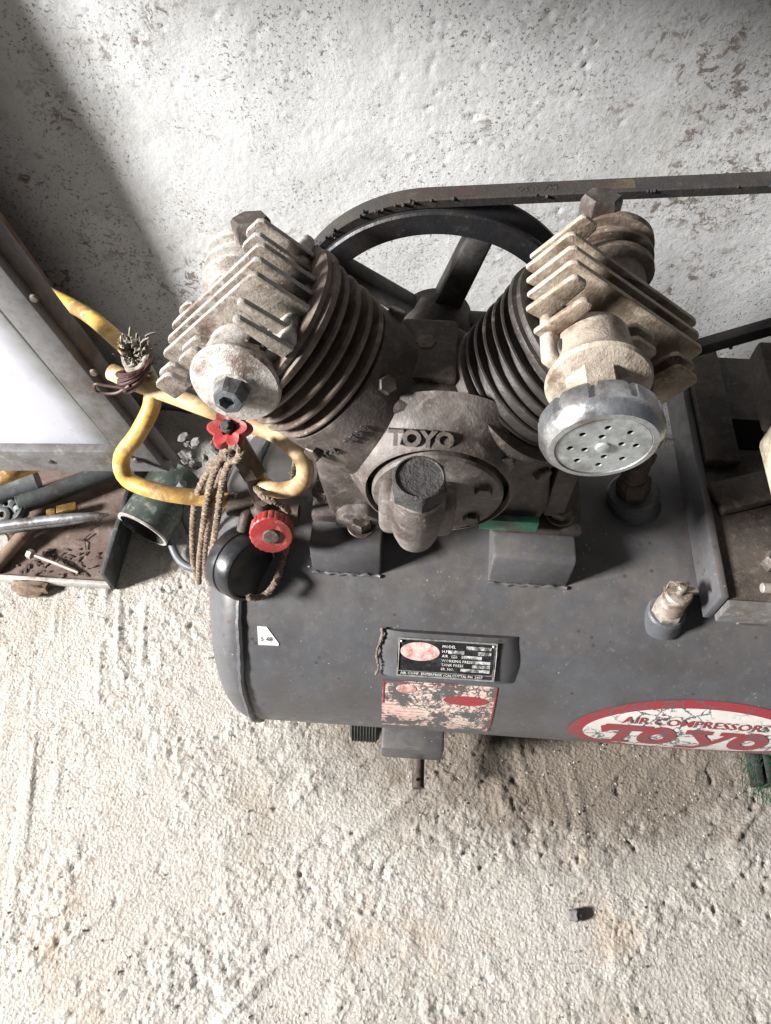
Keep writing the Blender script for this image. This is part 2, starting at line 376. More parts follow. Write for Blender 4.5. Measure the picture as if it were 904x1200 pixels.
def rope(bm, path, r, strands=3, pitch=.014, n=6):
    path = smooth_path(path, .0022); fr = frames_of(path)
    for s in range(strands):
        L = 0; q = []
        for i, (p, T, N, B) in enumerate(fr):
            if i: L += (p-fr[i-1][0]).length
            a = 2*math.pi*(L/pitch+s/strands)
            q.append(p+(N*math.cos(a)+B*math.sin(a))*r*.5+Vector([random.uniform(-1, 1)*r*.06 for _ in range(3)]))
        tube(bm, q, r*.62, n)
    return bm
def text_bm(body, size, bold=0., depth=.0003, cuts=0, extr_res=2):
    """lettering as a bmesh in local xy, centred, from the built-in font"""
    cu = bpy.data.curves.new('lettering', 'FONT'); cu.body = body; cu.size = size; cu.extrude = depth
    cu.offset = bold; cu.align_x = 'CENTER'; cu.align_y = 'CENTER'; cu.resolution_u = extr_res
    o = bpy.data.objects.new('lettering', cu); C.objects.link(o)
    me = o.to_mesh().copy() if False else bpy.data.meshes.new_from_object(o.evaluated_get(bpy.context.evaluated_depsgraph_get()))
    bpy.data.objects.remove(o)
    bm = bmesh.new(); bm.from_mesh(me); bpy.data.meshes.remove(me); bpy.data.curves.remove(cu)
    if cuts:
        bmesh.ops.triangulate(bm, faces=bm.faces)
        bmesh.ops.subdivide_edges(bm, edges=bm.edges, cuts=cuts)
    return bm
def xf(bm, m):
    bmesh.ops.transform(bm, matrix=m, verts=bm.verts); return bm

# ------------------------------------------------------------------ height noise for rough ground and plaster
def vnoise(x, y, seed):
    xi = np.floor(x).astype(np.int64); yi = np.floor(y).astype(np.int64); fx = x-xi; fy = y-yi
    fx = fx*fx*(3-2*fx); fy = fy*fy*(3-2*fy)
    def h(a, b):
        n = (a*374761393+b*668265263+seed*1442695041) & 0x7fffffff
        n = ((n ^ (n >> 13))*1274126177) & 0x7fffffff
        return ((n ^ (n >> 16)) & 0xffff)/65535.
    return (h(xi, yi)*(1-fx)+h(xi+1, yi)*fx)*(1-fy)+(h(xi, yi+1)*(1-fx)+h(xi+1, yi+1)*fx)*fy
def fbm(x, y, sc, oc, seed, gain=.55):
    s = np.zeros_like(x); a = 1; t = 0
    for o in range(oc):
        s += a*vnoise(x*sc+o*17.3, y*sc-o*9.1, seed+o); t += a; a *= gain; sc *= 2.03
    return s/t
def cell(x, y, sc, seed):
    """rounded grain bumps: 1 at a grain's centre, 0 between grains"""
    x = x*sc; y = y*sc; xi = np.floor(x).astype(np.int64); yi = np.floor(y).astype(np.int64); best = np.full_like(x, 9.)
    def h(a, b, s):
        n = (a*374761393+b*668265263+s*1442695041) & 0x7fffffff
        n = ((n ^ (n >> 13))*1274126177) & 0x7fffffff
        return ((n ^ (n >> 16)) & 0xffff)/65535.
    for i in (-1, 0, 1):
        for j in (-1, 0, 1):
            cx = xi+i+h(xi+i, yi+j, seed); cy = yi+j+h(xi+i, yi+j, seed+5)
            best = np.minimum(best, (x-cx)**2+(y-cy)**2)
    return np.clip(1-best*1.5, 0, 1)
def grid_mesh(name, U, V, fn, mat):
    u, v = np.meshgrid(U, V); co = fn(u, v).astype(np.float32)
    nx, ny = len(U), len(V); idx = np.arange(nx*ny).reshape(ny, nx)
    q = np.stack([idx[:-1, :-1], idx[:-1, 1:], idx[1:, 1:], idx[1:, :-1]], -1).reshape(-1, 4)
    me = bpy.data.meshes.new(name); me.vertices.add(nx*ny); me.vertices.foreach_set('co', co.reshape(-1))
    me.loops.add(q.size); me.loops.foreach_set('vertex_index', q.reshape(-1).astype(np.int32))
    me.polygons.add(len(q)); me.polygons.foreach_set('loop_start', (np.arange(len(q))*4).astype(np.int32))
    me.polygons.foreach_set('use_smooth', np.ones(len(q), bool)); me.update(calc_edges=True)
    me.materials.append(M[mat]); o = bpy.data.objects.new(name, me); C.objects.link(o); WL[o] = Vector((0, 0, 0)); return o

# ------------------------------------------------------------------ the setting
WALL_Y = .368
def axis(a, b, c, d, fine, coarse):
    return np.concatenate([np.arange(a, b, coarse), np.arange(b, c, fine), np.arange(c, d+coarse, coarse)])
def floor_fn(x, y):
    base = (fbm(x, y, 3.2, 3, 1)-.5)*.010
    patch = fbm(x, y, 14, 3, 8)
    rough = np.clip((patch-.40)*4.5, .12, 1.25)
    g1 = cell(x, y, 170, 3)*.0016*np.clip(fbm(x, y, 30, 2, 12)*2.2-.5, .1, 1)
    g2 = cell(x, y, 260, 9)*.0012
    g3 = (fbm(x, y, 95, 4, 21, .74)-.5)*.0050
    # trowel drags running away from the wall
    s = x*math.cos(.22)+y*math.sin(.22); t = -x*math.sin(.22)+y*math.cos(.22)
    st = fbm(s, t*.10, 95, 2, 33); drag = (np.clip(st-.62, 0, 1))*.009*np.clip(fbm(x, y, 5, 2, 40)*4-1.7, 0, 1)
    s2 = x*math.cos(-.8)+y*math.sin(-.8); t2 = -x*math.sin(-.8)+y*math.cos(-.8)
    dr2 = (np.clip(fbm(s2, t2*.12, 90, 2, 53)-.62, 0, 1))*.009*np.clip(fbm(x+3, y, 5, 2, 44)*4-1.9, 0, 1)
    pits = -np.clip(fbm(x, y, 75, 3, 71, .7)-.66, 0, 1)*.020*np.clip(fbm(x, y, 9, 2, 75)*3-.9, .15, 1)
    z = base+(g1+g2+g3)*rough+drag+dr2+pits
    return np.stack([x, y, z-.003], -1)
fx_ = axis(-1.6, -.62, .50, 1.6, .0021, .02); fy_ = axis(-1.6, -.47, .30, WALL_Y+.02, .0021, .02)
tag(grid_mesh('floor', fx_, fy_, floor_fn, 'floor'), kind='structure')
def wall_fn(x, z):
    d = (fbm(x, z, 4, 3, 5)-.5)*.010+(fbm(x, z, 30, 4, 61, .6)-.5)*.0013+cell(x, z, 210, 14)*.0004
    pit = np.clip(fbm(x, z, 170, 2, 91)-.74, 0, 1)*.012*np.clip(fbm(x, z, 7, 2, 95)*3-1, 0, 1)
    return np.stack([x, WALL_Y-d+pit, z], -1)
tag(grid_mesh('wall', axis(-1.6, -.55, .50, 1.6, .0028, .03), axis(-.05, .0, .72, 1.6, .0028, .03), wall_fn, 'wall'), kind='structure')
# skirting ledge of cement where wall and floor meet
def ledge_fn(x, v):
    a = v*math.pi/2
    return np.stack([x, WALL_Y-.012-.03*(1-np.sin(a))+(fbm(x, v, 30, 3, 77)-.5)*.01, .035*(1-np.cos(a))*1.0+(fbm(x, v, 25, 3, 78)-.5)*.006-.004], -1)
tag(grid_mesh('cement_fillet', np.arange(-1.6, 1.6, .006), np.linspace(0, 1, 9), ledge_fn, 'floor'), kind='structure')

# ------------------------------------------------------------------ THE COMPRESSOR
comp = thing('air_compressor', 'dusty dark grey two-cylinder belt-driven air compressor on a horizontal tank beside the whitewashed wall', 'air compressor', (.03, 0, 0))
TR, TZ = .15, .218
XF = frame((0, 0, TZ), (1, 0, 0), (0, -1, 0))         # local z along the tank
def tank_bm():
    bm = bmesh.new(); prof = []
    x0, x1, dd = -.124, .80, .044
    for k in range(0, 25):
        a = k/24*math.pi/2
        prof.append((TR*math.sin(a)**.62 if k else 0, x0-dd*math.cos(a)))
    prof += [(TR, x0+.3*i) for i in (.03, 1, 2)] + [(TR, x1)]
    for k in range(1, 13):
        a = math.pi/2*(1+k/12); prof.append((TR*math.sin(a)**.62 if k < 12 else 0, x1-dd*math.cos(a)))
    return lathe(bm, prof, XF, 128, close=False)
tank = emit('tank', tank_bm(), 'tank', comp)
def weld_bm(x):
    bm = bmesh.new(); n = 220; ringp = []
    for k in range(n+1):
        a = 2*math.pi*k/n; r = TR+.0006
        ringp.append(Vector((x+.0006*math.sin(a*13)+.0002*math.sin(a*61), -r*math.cos(a), TZ+r*math.sin(a))))
    return tube(bm, ringp, lambda i, m: .0034+.0003*math.sin(i*1.9)+.0003*math.sin(i*.77), 8, caps=False)
emit('weld_seam', weld_bm(-.122), 'weld', tank); emit('weld_seam', weld_bm(.798), 'weld', tank)
def wrap(bm, cx, ca, lift):
    """bend a flat local-xy mesh round the tank: x along the axis, y up the round; ca = angle from the front of the tank"""
    for v in bm.verts:
        a = ca+v.co.y/TR; r = TR+lift+v.co.z
        v.co = Vector((cx+v.co.x, -r*math.cos(a), TZ+r*math.sin(a)))
    return bm
def flat(w, h, nx=24, ny=12, t=.0003, shape=None):
    bm = bmesh.new(); vs = {}
    for i in range(nx+1):
        for j in range(ny+1): vs[i, j] = bm.verts.new(((i/nx-.5)*w, (j/ny-.5)*h, 0))
    for i in range(nx):
        for j in range(ny): bm.faces.new((vs[i, j], vs[i+1, j], vs[i+1, j+1], vs[i, j+1]))
    return bm
def disc_flat(a, b, n=72, rings=8, a0=0., b0=0.):
    bm = bmesh.new(); R0 = []
    for k in range(rings+1):
        t = k/rings; R0.append([bm.verts.new(((a0+(a-a0)*t)*math.cos(2*math.pi*j/n), (b0+(b-b0)*t)*math.sin(2*math.pi*j/n), 0)) for j in range(n)] if (k or a0) else [bm.verts.new((0, 0, 0))])
    for p, q in zip(R0, R0[1:]):
        for j in range(n):
            if len(p) == 1: bm.faces.new((p[0], q[j], q[(j+1) % n]))
            else: bm.faces.new((p[j], q[j], q[(j+1) % n], p[(j+1) % n]))
    return bm
def on_tank(px, py):
    """(x, angle) of the tank's front surface at a photo pixel"""
    d = (FW+RT*((px-452)/F_PX)-UP*((py-600)/F_PX)); o = CAM-Vector((0, 0, TZ))
    A = d.y**2+d.z**2; B = o.y*d.y+o.z*d.z; Cc = o.y**2+o.z**2-TR**2
    disc = max(B*B-A*Cc, 0); t = (-B-math.sqrt(disc))/A; p = o+d*t
    return p.x, math.atan2(p.z, -p.y)
# oval maker's decal
dx, da = on_tank(814, 859)
da -= .035
dec = emit('brand_decal', wrap(disc_flat(.112, .0535, a0=.098, b0=.0430, rings=3), dx, da, .0005), 'decalred', comp)
emit('decal_field', wrap(disc_flat(.0982, .0432), dx, da, .0006), 'decalwhite', dec)
tb = text_bm('AIR COMPRESSORS', .0140, .0001, 0, 2); xf(tb, Matrix.Diagonal((1.07, 1.05, 1, 1)))
emit('decal_lettering', wrap(xf(tb, Matrix.Translation((-.004, .0215, 0))), dx, da, .0014), 'decalred', dec, 0)
def toyo_logo():
    """heavy slab-serif 'Toyo' with a long bar on the T"""
    bm = bmesh.new()
    def ring(cx, cy, a, b, ia, ib, n=28):
        o1 = [bm.verts.new((cx+a*math.cos(2*math.pi*k/n), cy+b*math.sin(2*math.pi*k/n), 0)) for k in range(n)]
        o2 = [bm.verts.new((cx+ia*math.cos(2*math.pi*k/n), cy+ib*math.sin(2*math.pi*k/n), 0)) for k in range(n)]
        for k in range(n): bm.faces.new((o1[k], o1[(k+1) % n], o2[(k+1) % n], o2[k]))
    def strip(L, R_):
        l = [bm.verts.new((*p, 0)) for p in L]; r = [bm.verts.new((*p, 0)) for p in R_]
        for k in range(len(l)-1): bm.faces.new((l[k], l[k+1], r[k+1], r[k]))
    def sub(p, q, n=5): return [(p[0]+(q[0]-p[0])*k/n, p[1]+(q[1]-p[1])*k/n) for k in range(n+1)]
    # T: bar with a drooping left serif, stem, foot
    strip(sub((-.062, .0115), (-.026, .0115), 10), sub((-.062, .0045), (-.026, .0055), 10))
    strip(sub((-.0655, .009), (-.060, .0115)), sub((-.062, .001), (-.057, .0045)))
    strip(sub((-.050, .005), (-.052, -.0125)), sub((-.041, .005), (-.043, -.0125)))
    strip(sub((-.058, -.0095), (-.037, -.0095)), sub((-.058, -.0135), (-.037, -.0135)))
    ring(-.019, -.001, .0145, .0125, .0052, .0042)
    # y
    strip(sub((.000, .0105), (.020, .0105)), sub((.000, .0065), (.020, .0065)))
    strip(sub((.004, .0075), (.020, -.0085)), sub((.014, .0075), (.0255, -.0035)))
    strip(sub((.031, .0075), (.010, -.0165)), sub((.038, .0075), (.018, -.0165)))
    strip(sub((.026, .0105), (.043, .0105)), sub((.026, .0065), (.043, .0065)))
    strip(sub((.002, -.0125), (.016, -.0125)), sub((.002, -.0175), (.018, -.0175)))
    ring(.0515, -.001, .0145, .0125, .0052, .0042)
    for v in bm.verts: v.co.y *= .92
    return bm
emit('decal_lettering', wrap(xf(toyo_logo(), Matrix.Translation((-.0085, -.0060, 0)) @ Matrix.Diagonal((1.16, 1.85, 1, 1))), dx, da, .0012), 'decalred', dec, 0)
# peeling instruction label
ix, ia = on_tank(513, 829); ia -= .045
ins = emit('instruction_label', wrap(flat(.1, .080, 30, 20), ix, ia, .0004), 'instr', comp, label='cream and red instruction label, torn and peeling')
for (w, h, ox, oy) in ((.0015, .03, -.049, .024), (.036, .0012, -.033, .0385), (.028, .001, .004, .0385), (.0012, .078, .0492, 0)):
    emit('label_border', wrap(xf(flat(w, h, 6, 10), Matrix.Translation((ox, oy, 0))), ix, ia, .0008), 'decalred', ins)
emit('label_badge', wrap(xf(disc_flat(.02, .0065, 32, 4), Matrix.Translation((.024, .020, 0))), ix, ia, .0008), 'decalred', ins)
emit('label_badge', wrap(xf(disc_flat(.009, .0055, 32, 4), Matrix.Translation((-.029, .031, 0))), ix, ia, .0008), 'pinkpr', ins)
# small white paper tag near the seam
sx_, sa_ = on_tank(314, 745)
bm = bmesh.new(); vs = [bm.verts.new((*p, 0)) for p in ((-.009, .0085), (-.001, .0085), (.0015, .005), (.0095, -.006), (.0095, -.0085), (-.008, -.009))]
bm.faces.new(vs); bmesh.ops.triangulate(bm, faces=bm.faces); bmesh.ops.subdivide_edges(bm, edges=bm.edges, cuts=3)
pt = emit('paper_tag', wrap(bm, sx_, sa_, .0006), 'whitepr', comp)
emit('tag_print', wrap(xf(text_bm('5 48', .006, 0, 0, 1), Matrix.Translation((-.001, -.003, 0))), sx_, sa_, .0010), 'blackpr', pt, 0)

# raised holder for the rating plate
n1x, n1a = on_tank(523, 768)
hold = bmesh.new(); nx = 30; tp = []; Wd, Hh = .118, .043
for i in range(nx+1):
    u = (i/nx-.5)*2; lift = .0065*(1-abs(u)**6)+.0004
    col = []
    for j in range(9):
        w = (j/8-.5)*2; ln = lift
        col.append(hold.verts.new((u*Wd/2+.0015*math.sin(w*3+u*2), w*Hh/2, ln)))
    tp.append(col)
for i in range(nx):
    for j in range(8): hold.faces.new((tp[i][j], tp[i+1][j], tp[i+1][j+1], tp[i][j+1]))
    for j in (0, 8):
        a, b = tp[i][j], tp[i+1][j]
        c_, d_ = hold.verts.new((b.co.x, b.co.y, -.001)), hold.verts.new((a.co.x, a.co.y, -.001))
        hold.faces.new((a, b, c_, d_))
holder = emit('plate_holder', wrap(hold, n1x+.002, n1a, 0), 'tank', comp)
bm = bmesh.new()
for k in range(26):
    t = k/25; bmesh.ops.create_icosphere(bm, subdivisions=1, radius=.0009+.0011*random.random(), matrix=Matrix.Translation((-Wd/2+.001+.0015*math.sin(t*9)-.003*(1-t), (t-.5)*Hh, .003+.002*random.random())))
emit('weld_bead', wrap(bm, n1x+.002, n1a, 0), 'barrel', holder)
PL = .0075
plate = emit('rating_plate', wrap(flat(.083, .0345), n1x, n1a, PL), 'blackpr', comp, label='black rating plate in a bright metal frame')
for (w, h, ox, oy) in ((.083, .0013, 0, .0168), (.083, .0013, 0, -.0168), (.0016, .0345, -.0408, 0), (.0016, .0345, .0408, 0), (.079, .0005, 0, -.0122)):
    b2 = bmesh.new(); bx(b2, (ox-w/2, oy-h/2, 0), (ox+w/2, oy+h/2, .0008)); bmesh.ops.subdivide_edges(b2, edges=b2.edges, cuts=3)
    emit('plate_border', wrap(b2, n1x, n1a, PL+.0002), 'plateal', plate)
emit('plate_logo', wrap(xf(disc_flat(.0165, .0082, 40, 4), Matrix.Translation((-.0225, .006, 0))), n1x, n1a, PL+.0003), 'pinkpr', plate)
def ptxt(s, x, y, size=.0034):
    b = text_bm(s, size, .00002, 0, 0, 1); w = max(v.co.x for v in b.verts)-min(v.co.x for v in b.verts)
    emit('plate_lettering', wrap(xf(b, Matrix.Translation((x+w/2, y, 0))), n1x, n1a, PL+.0005), 'whitepr', plate, 0)
rowz = [(.0118, 'MODEL', .016, .037), (.0075, 'H.P.', .001, .0145), (.0035, 'AIR', .004, .009), (-.0007, 'WORKING PRESS', .022, .037), (-.0045, 'TANK PRESS', .022, .037), (-.0085, 'SR. NO.', .0125, .037)]
for (y, s, b0, b1) in rowz:
    ptxt(s, -.004, y)
    emit('plate_box', wrap(xf(flat(b1-b0, .0029, 8, 1), Matrix.Translation(((b0+b1)/2, y, 0))), n1x, n1a, PL+.0003), 'box', plate)
emit('plate_box', wrap(xf(flat(.011, .0029, 6, 1), Matrix.Translation((.0315, .0075, 0))), n1x, n1a, PL+.0004), 'box', plate)
emit('plate_box', wrap(xf(flat(.017, .0029, 6, 1), Matrix.Translation((.021, .0035, 0))), n1x, n1a, PL+.0004), 'box', plate)
ptxt('AIR COMP. ENTERPRISE (CALCUTTA) PH. 2007', -.038, -.0146, .0034)
for (ox, oy) in ((-.0385, .0145), (.0385, .0145)):
    b2 = bmesh.new(); bmesh.ops.create_icosphere(b2, subdivisions=2, radius=.0013, matrix=Matrix.Translation((ox, oy, 0)))
    emit('rivet', wrap(b2, n1x, n1a, PL+.0006), 'plateal', plate)

# saddles that carry the pump
def saddle(x0, x1, name='saddle'):
    pts = [(-.08, .335), (-.080, .408), (-.074, .414), (-.03, .414), (.07, .405), (.07, .335)]
    m = Matrix(((0, 0, 1, 0), (1, 0, 0, 0), (0, 1, 0, 0), (0, 0, 0, 1)))
    b = bmesh.new(); prism(b, pts, x0, x1, m, .003, 2)
    return emit(name, b, 'tank', tank)
M['saddle'] = M['tank']
def sadd(x0, x1):
    # folded channel: top plate and front plate, with weld beads at its foot
    m = Matrix(((0, 0, 1, 0), (1, 0, 0, 0), (0, 1, 0, 0), (0, 0, 0, 1)))
    b = bmesh.new(); prism(b, [(-.0665, .335), (-.0655, .375), (-.0645, .3895), (-.060, .3925), (.06, .3925), (.06, .335)], x0, x1, m, .0022, 2)
    s = emit('saddle', b, 'tank', tank)
    b = bmesh.new(); pth = [Vector((x0+(x1-x0)*k/20, -.0672+.0006*math.sin(k*2.1), .3528+.0006*math.sin(k*1.3))) for k in range(21)]
    tube(b, pth, lambda i, m: .0014+.0004*math.sin(i*1.7), 8)
    emit('weld_bead', b, 'tank', comp)
sadd(-.062, -.004); sadd(.086, .152)

for (px, py) in ((366, 652), (372, 662), (378, 655), (384, 668), (374, 669), (362, 664)):
    cx_, ca_ = on_tank(px, py); b = bmesh.new(); w = random.uniform(.0012, .0035)
    b.faces.new([b.verts.new((w*math.cos(a)*random.uniform(.5, 1.3), w*.6*math.sin(a)*random.uniform(.5, 1.3), 0)) for a in np.linspace(0, 5.4, 7)])
    emit('paint_chip', wrap(b, cx_, ca_, .0006), 'whitepr', tank)
# ---- crankcase
X0, Z0 = .03, .47
XZ = Matrix(((1, 0, 0, 0), (0, 0, -1, 0), (0, 1, 0, 0), (0, 0, 0, 1)))     # local xy -> world xz, local z -> world -y
bm = bmesh.new()
prism(bm, [(-.047, .402), (.118, .402), (.124, .43), (.117, .478), (.098, .508), (.056, .532), (.042, .543), (.006, .543), (-.010, .536), (-.030, .520), (-.055, .488), (-.053, .45)], -.040, .042, XZ, .008, 3)
case = emit('crankcase', bm, 'case', comp)
bm = bmesh.new(); FY = frame((.036, -.038, .478), (0, -1, 0))
lathe(bm, [(.072, -.006), (.066, .003), (.0605, .0115), (.0560, .0185), (.0525, .0245), (.0505, .0255), (.0495, .021)], FY, 64, close=False)
emit('cover_seat', bm, 'cover', case)
bm = bmesh.new(); lathe(bm, [(.046, .016), (.046, .026), (.0445, .028), (.022, .031), (0, .031)], FY, 56)
cover = emit('bearing_cover', bm, 'cover', comp)
for a in (205, 25, 115, 320):
    c = Vector((.036+.034*math.cos(R(a)), 0, .478+.034*math.sin(R(a))))
    b = bmesh.new(); hexa(b, .0062, .027, .034, frame((c.x, -.038, c.z), (0, -1, 0)))
    emit('bolt', b, 'bolt', cover)
for (x, y, z) in ((.022, .012, .542), (-.016, .020, .529), (.066, .018, .524)):
    b = bmesh.new(); hexa(b, .0075, 0, .007, frame((x, y, z), ((x-.024)*6, 0, 1))); emit('bolt', b, 'bolt', case)
b = bmesh.new(); bx(b, (.004, -.020, .538), (.044, .036, .548), bev=.004); emit('top_cover', b, 'case', case)
# feet with their bolts
for (x0, x1, y0) in ((-.062, -.002, -.043), (.083, .156, -.043)):
    bm = bmesh.new(); bx(bm, (x0, y0, .394), (x1, .05, .405), bev=.003); emit('foot_flange', bm, 'case', case)
for (x, y) in ((-.052, -.022), (-.020, -.052), (.137, -.030)):
    b = bmesh.new(); cyl(b, .0115, .4077, .4098, Matrix.Translation((x, y, 0)), 24, .0005); hexa(b, .0088, .4098, .4185, frame((x, y, 0), (0, 0, 1), (.7, .5, 0)))
    emit('bolt', b, 'bolt', case)
b = bmesh.new(); bx(b, (.072, -.0505, .4115), (.117, -.0445, .4255), bev=.0008); emit('green_tag', b, 'green', case, label='flat green painted strip')
b = bmesh.new(); bx(b, (.122, -.036, .412), (.139, .03, .478), bev=.003); emit('side_cover', b, 'case', case)
# lug at the lower left with its stub of a stud
b = bmesh.new(); prism(b, [(-.041, .402), (-.041, .413), (-.033, .423), (-.016, .425), (-.006, .418), (-.004, .402)], .038, .052, XZ, .003, 2); emit('lug', b, 'cover', case)
# raised maker's letters and the serial plate
tb = text_bm('TOYO', .0165, .0007, .0022, 0, 3); w_ = max(v.co.x for v in tb.verts); xf(tb, Matrix.Diagonal((.0210/w_, .86, 1, 1)))
emit('raised_lettering', xf(tb, Matrix(((1, 0, .0, .0225), (0, .62, -.78, -.0585), (0, .78, .62, .5325), (0, 0, 0, 1)))), 'cover', case, 20)

# ---- oil filler on the front cover
ox, oy = .0225, -.097
bm = bmesh.new(); m = Matrix.Translation((ox, oy, 0))
lathe(bm, [(0, .470), (.007, .4708), (.013, .475), (.0155, .484), (.0175, .508), (.0178, .520), (.0160, .523), (.0160, .528)], m, 40)
bx(bm, (ox-.026, -.092, .463), (ox+.026, -.068, .505), bev=.007, seg=3)
filler = emit('oil_filler', bm, 'cover', comp)
b = bmesh.new(); cyl(b, .0168, .528, .532, m, 40); emit('collar', b, 'cover', filler)
b = bmesh.new(); lathe(b, [(.0168, .532), (.0172, .542), (.0158, .5455), (.0146, .546), (.0142, .5447), (0, .5442)], frame((ox, oy, 0), (0, 0, 1), (1, .15, 0)), 6 * 6, rf=lambda a, h: 1 if h > .544 else 1/math.cos((a+math.pi/6) % (math.pi/3)-math.pi/6)*.93)
emit('filler_cap', b, 'capblk', filler)

# ---- the two banks
def bank(side):
    left = side < 0
    al = R(45 if left else 34); n = Vector((side*math.sin(al), 0, math.cos(al))); u = Vector((-side*math.cos(al), 0, math.sin(al)))
    x = u if left else -u; sg = 1 if left else -1
    yo = 0.0 if left else .0
    o = Vector((X0, yo, Z0))+u*(-.010 if left else -.024)
    m = Matrix(((x.x, 0, n.x, o.x), (0, 1, 0, o.y), (x.z, 0, n.z, o.z), (0, 0, 0, 1)))
    uo = -.010 if left else -.024
    def X(uu): return (uu-uo)*sg
    s0 = .0 if left else -.018                              # the right bank sits a little lower
    mb = 'barrel' if left else 'barrelR'; mh = 'head' if left else 'headR'
    # flange on the crankcase
    nk = .0945 if left else .0735                           # top of the crankcase neck
    b = bmesh.new(); lathe(b, [(.046, .015), (.0545, .040), (.0562, .048), (.0560, nk-.004), (.0548, nk-.0005), (.0535, nk), (.04, nk)], m, 72)
    fl = emit('neck', b, 'case', case)
    for a in ((-112, -35, 30) if left else (-150, -95, -60)):
        mm = m @ Matrix.Rotation(R(a), 4, 'Z') @ frame((.0550, 0, nk-.014), (1, 0, .35))
        b = bmesh.new(); hexa(b, .0066, 0, .0065, mm); emit('nut', b, 'bolt', fl)
    if left:
        for (body, cx) in (('HY-2', -.014), ('VI01', .016)):
            tb = text_bm(body, .0100, .0003, .0006, 2, 1)
            for v in tb.verts:
                a = R(-90)+(v.co.x+cx)/.0562; q = .0562+.0012+v.co.z; v.co = Vector((q*math.cos(a), q*math.sin(a), .0760+v.co.y*.8))
            emit('raised_lettering', xf(tb, m), 'capblk', fl, 0)
    # finned cylinder
    top = .138+s0*.8; bot = .066+s0*.4
    b = bmesh.new(); lathe(b, [(.045, bot), (.045, top)], m, 64)
    cy = emit('cylinder', b, mb, comp)
    nf = 4 if left else 5; rr = .0585 if left else .0565; m0 = m; m = m @ Matrix.Translation((0, .001 if left else .007, 0))
    for k in range(nf):
        h = (.0985+(top-.0075-.0985)*k/(nf-1)) if left else .0765+(top-.008-.0765)*k/(nf-1)
        lobes = lambda a, hh, k=k: 1-.0*abs(math.sin(a))
        b = bmesh.new(); r = rr-.0015*(nf-1-k)*.5+random.uniform(-.0004, .0004)
        ft_ = 1.45 if left else 1.; lathe(b, [(.044, h-.0016*ft_), (r-.001, h-.0013*ft_), (r, h-.0004*ft_), (r, h+.0004*ft_), (r-.001, h+.0013*ft_), (.044, h+.0016*ft_)], m, 96, close=False)
        emit('cooling_fin', b, mb, cy)
    for a in ((R(80),) if left else (R(100),)):        # stud ribs between the fins
        mm = m @ Matrix.Rotation(a, 4, 'Z')
        b = bmesh.new(); bx(b, (.040, -.006, bot+.012), (rr-.005, .006, top-.006), mm, .003, 2); emit('stud_rib', b, mb, cy)
    # valve plate and gasket lip
    b = bmesh.new(); lathe(b, [(.05, top-.001), (rr+.0015, top), (rr+.0025, top+.0015), (rr+.0025, top+.0045), (rr, top+.006), (rr, top+.0065), (rr+.001, top+.0075), (rr+.001, top+.0105), (rr-.002, top+.012), (.03, top+.012)], m, 96)
    emit('valve_plate', b, mb, comp)
    # head casting
    m = m0
    hb = top+.010; ht = (.190 if left else .172)
    L0, L1 = (-.062, .038) if left else (-.090, .027)
    b = bmesh.new()
    xa, xb = sorted((X(L0+.016), X(L1-.006)))
    bx(b, (xa, -.046, hb), (xb, .050, hb+.010), m, .004, 3)
    lathe(b, [(rr-.012, hb+.0), (rr-.012, hb+.004), (rr-.016, hb+.006)], m, 64)
    hd = emit('cylinder_head', b, mh, comp)
    def fin(y, u0, u1, lo=None, hi=None, th_=.0042, slope=0.):
        lo = hb+.002 if lo is None else lo; hi = ht if hi is None else hi
        xa, xb = X(u0), X(u1)
        ft = Matrix(((1, 0, 0, 0), (0, 0, 1, y), (0, 1, 0, 0), (0, 0, 0, 1)))      # local xy = head x,s ; z = y
        outer, inner = (xa, xb)
        d = 1 if xb > xa else -1
        pts = [(outer+d*slope, lo), (outer, hi-.014), (outer+d*.001, hi-.002), (outer+d*.004, hi), (inner-d*.003, hi), (inner, hi-.003), (inner+d*.003, lo)]
        if abs(xb-xa) < .015: pts = [(xa, lo), (xa, hi-.003), (xa+d*.002, hi), (xb-d*.002, hi), (xb, hi-.002), (xb+d*.004, lo)]
        b = bmesh.new(); prism(b, pts, -th_/2, th_/2, m @ ft, .0012, 2)
        f_ = emit('fin', b, mh, hd); me = f_.data; me.materials.append(M['finface' if left else 'finfaceR'])
        for p_ in me.polygons:                 # rubbed pale along the edges, grimy on the faces
            if abs(p_.normal.y) > .9: p_.material_index = 1
        return f_
    if left:
        for y in (.003, -.0095, -.022): fin(y, -.063, .038, slope=.010)
        for y in (-.034, -.043): fin(y, -.068, -.050, lo=ht-.020, hi=ht-.003)
        for y in (-.0320, -.0410): fin(y, -.040, -.020, hi=ht-.002)
        for y in (-.0345, -.0480): fin(y, .0205, .0270, hi=ht-.002)
        for y in (.015, .0255): fin(y, -.070, -.054, hi=ht-.004)
        for y in (.0165, .0295): fin(y, .014, .032, hi=ht+.001)
    else:
        for y in (.030, .0175, .005): fin(y, -.092, .027, slope=.010)
        fin(-.0085, .016, .0275); fin(-.0235, .013, .022)
        fin(.043, .008, .022, hi=ht+.006)
        for y in (-.009, -.020): fin(y, -.048, -.026, hi=ht-.004)
        for y in (-.008, -.019): fin(y, -.088, -.066, hi=ht-.005)
    # cylinder-head bolt down in the pocket between the fins
    for (uu, yy) in ((.006, -.036), (-.048, -.038), (.004, .036)):
        mm = m @ Matrix.Translation((X(uu), yy, 0)); b = bmesh.new(); cyl(b, .010, hb+.010, hb+.013, mm, 24); hexa(b, .0072, hb+.013, hb+.022, mm)
        emit('bolt', b, 'bolt', hd)
    return m, X, hd, hb, ht, mh
mL, XL, hdL, hbL, htL, mh = bank(-1)
mR, XR, hdR, hbR, htR, _ = bank(1)
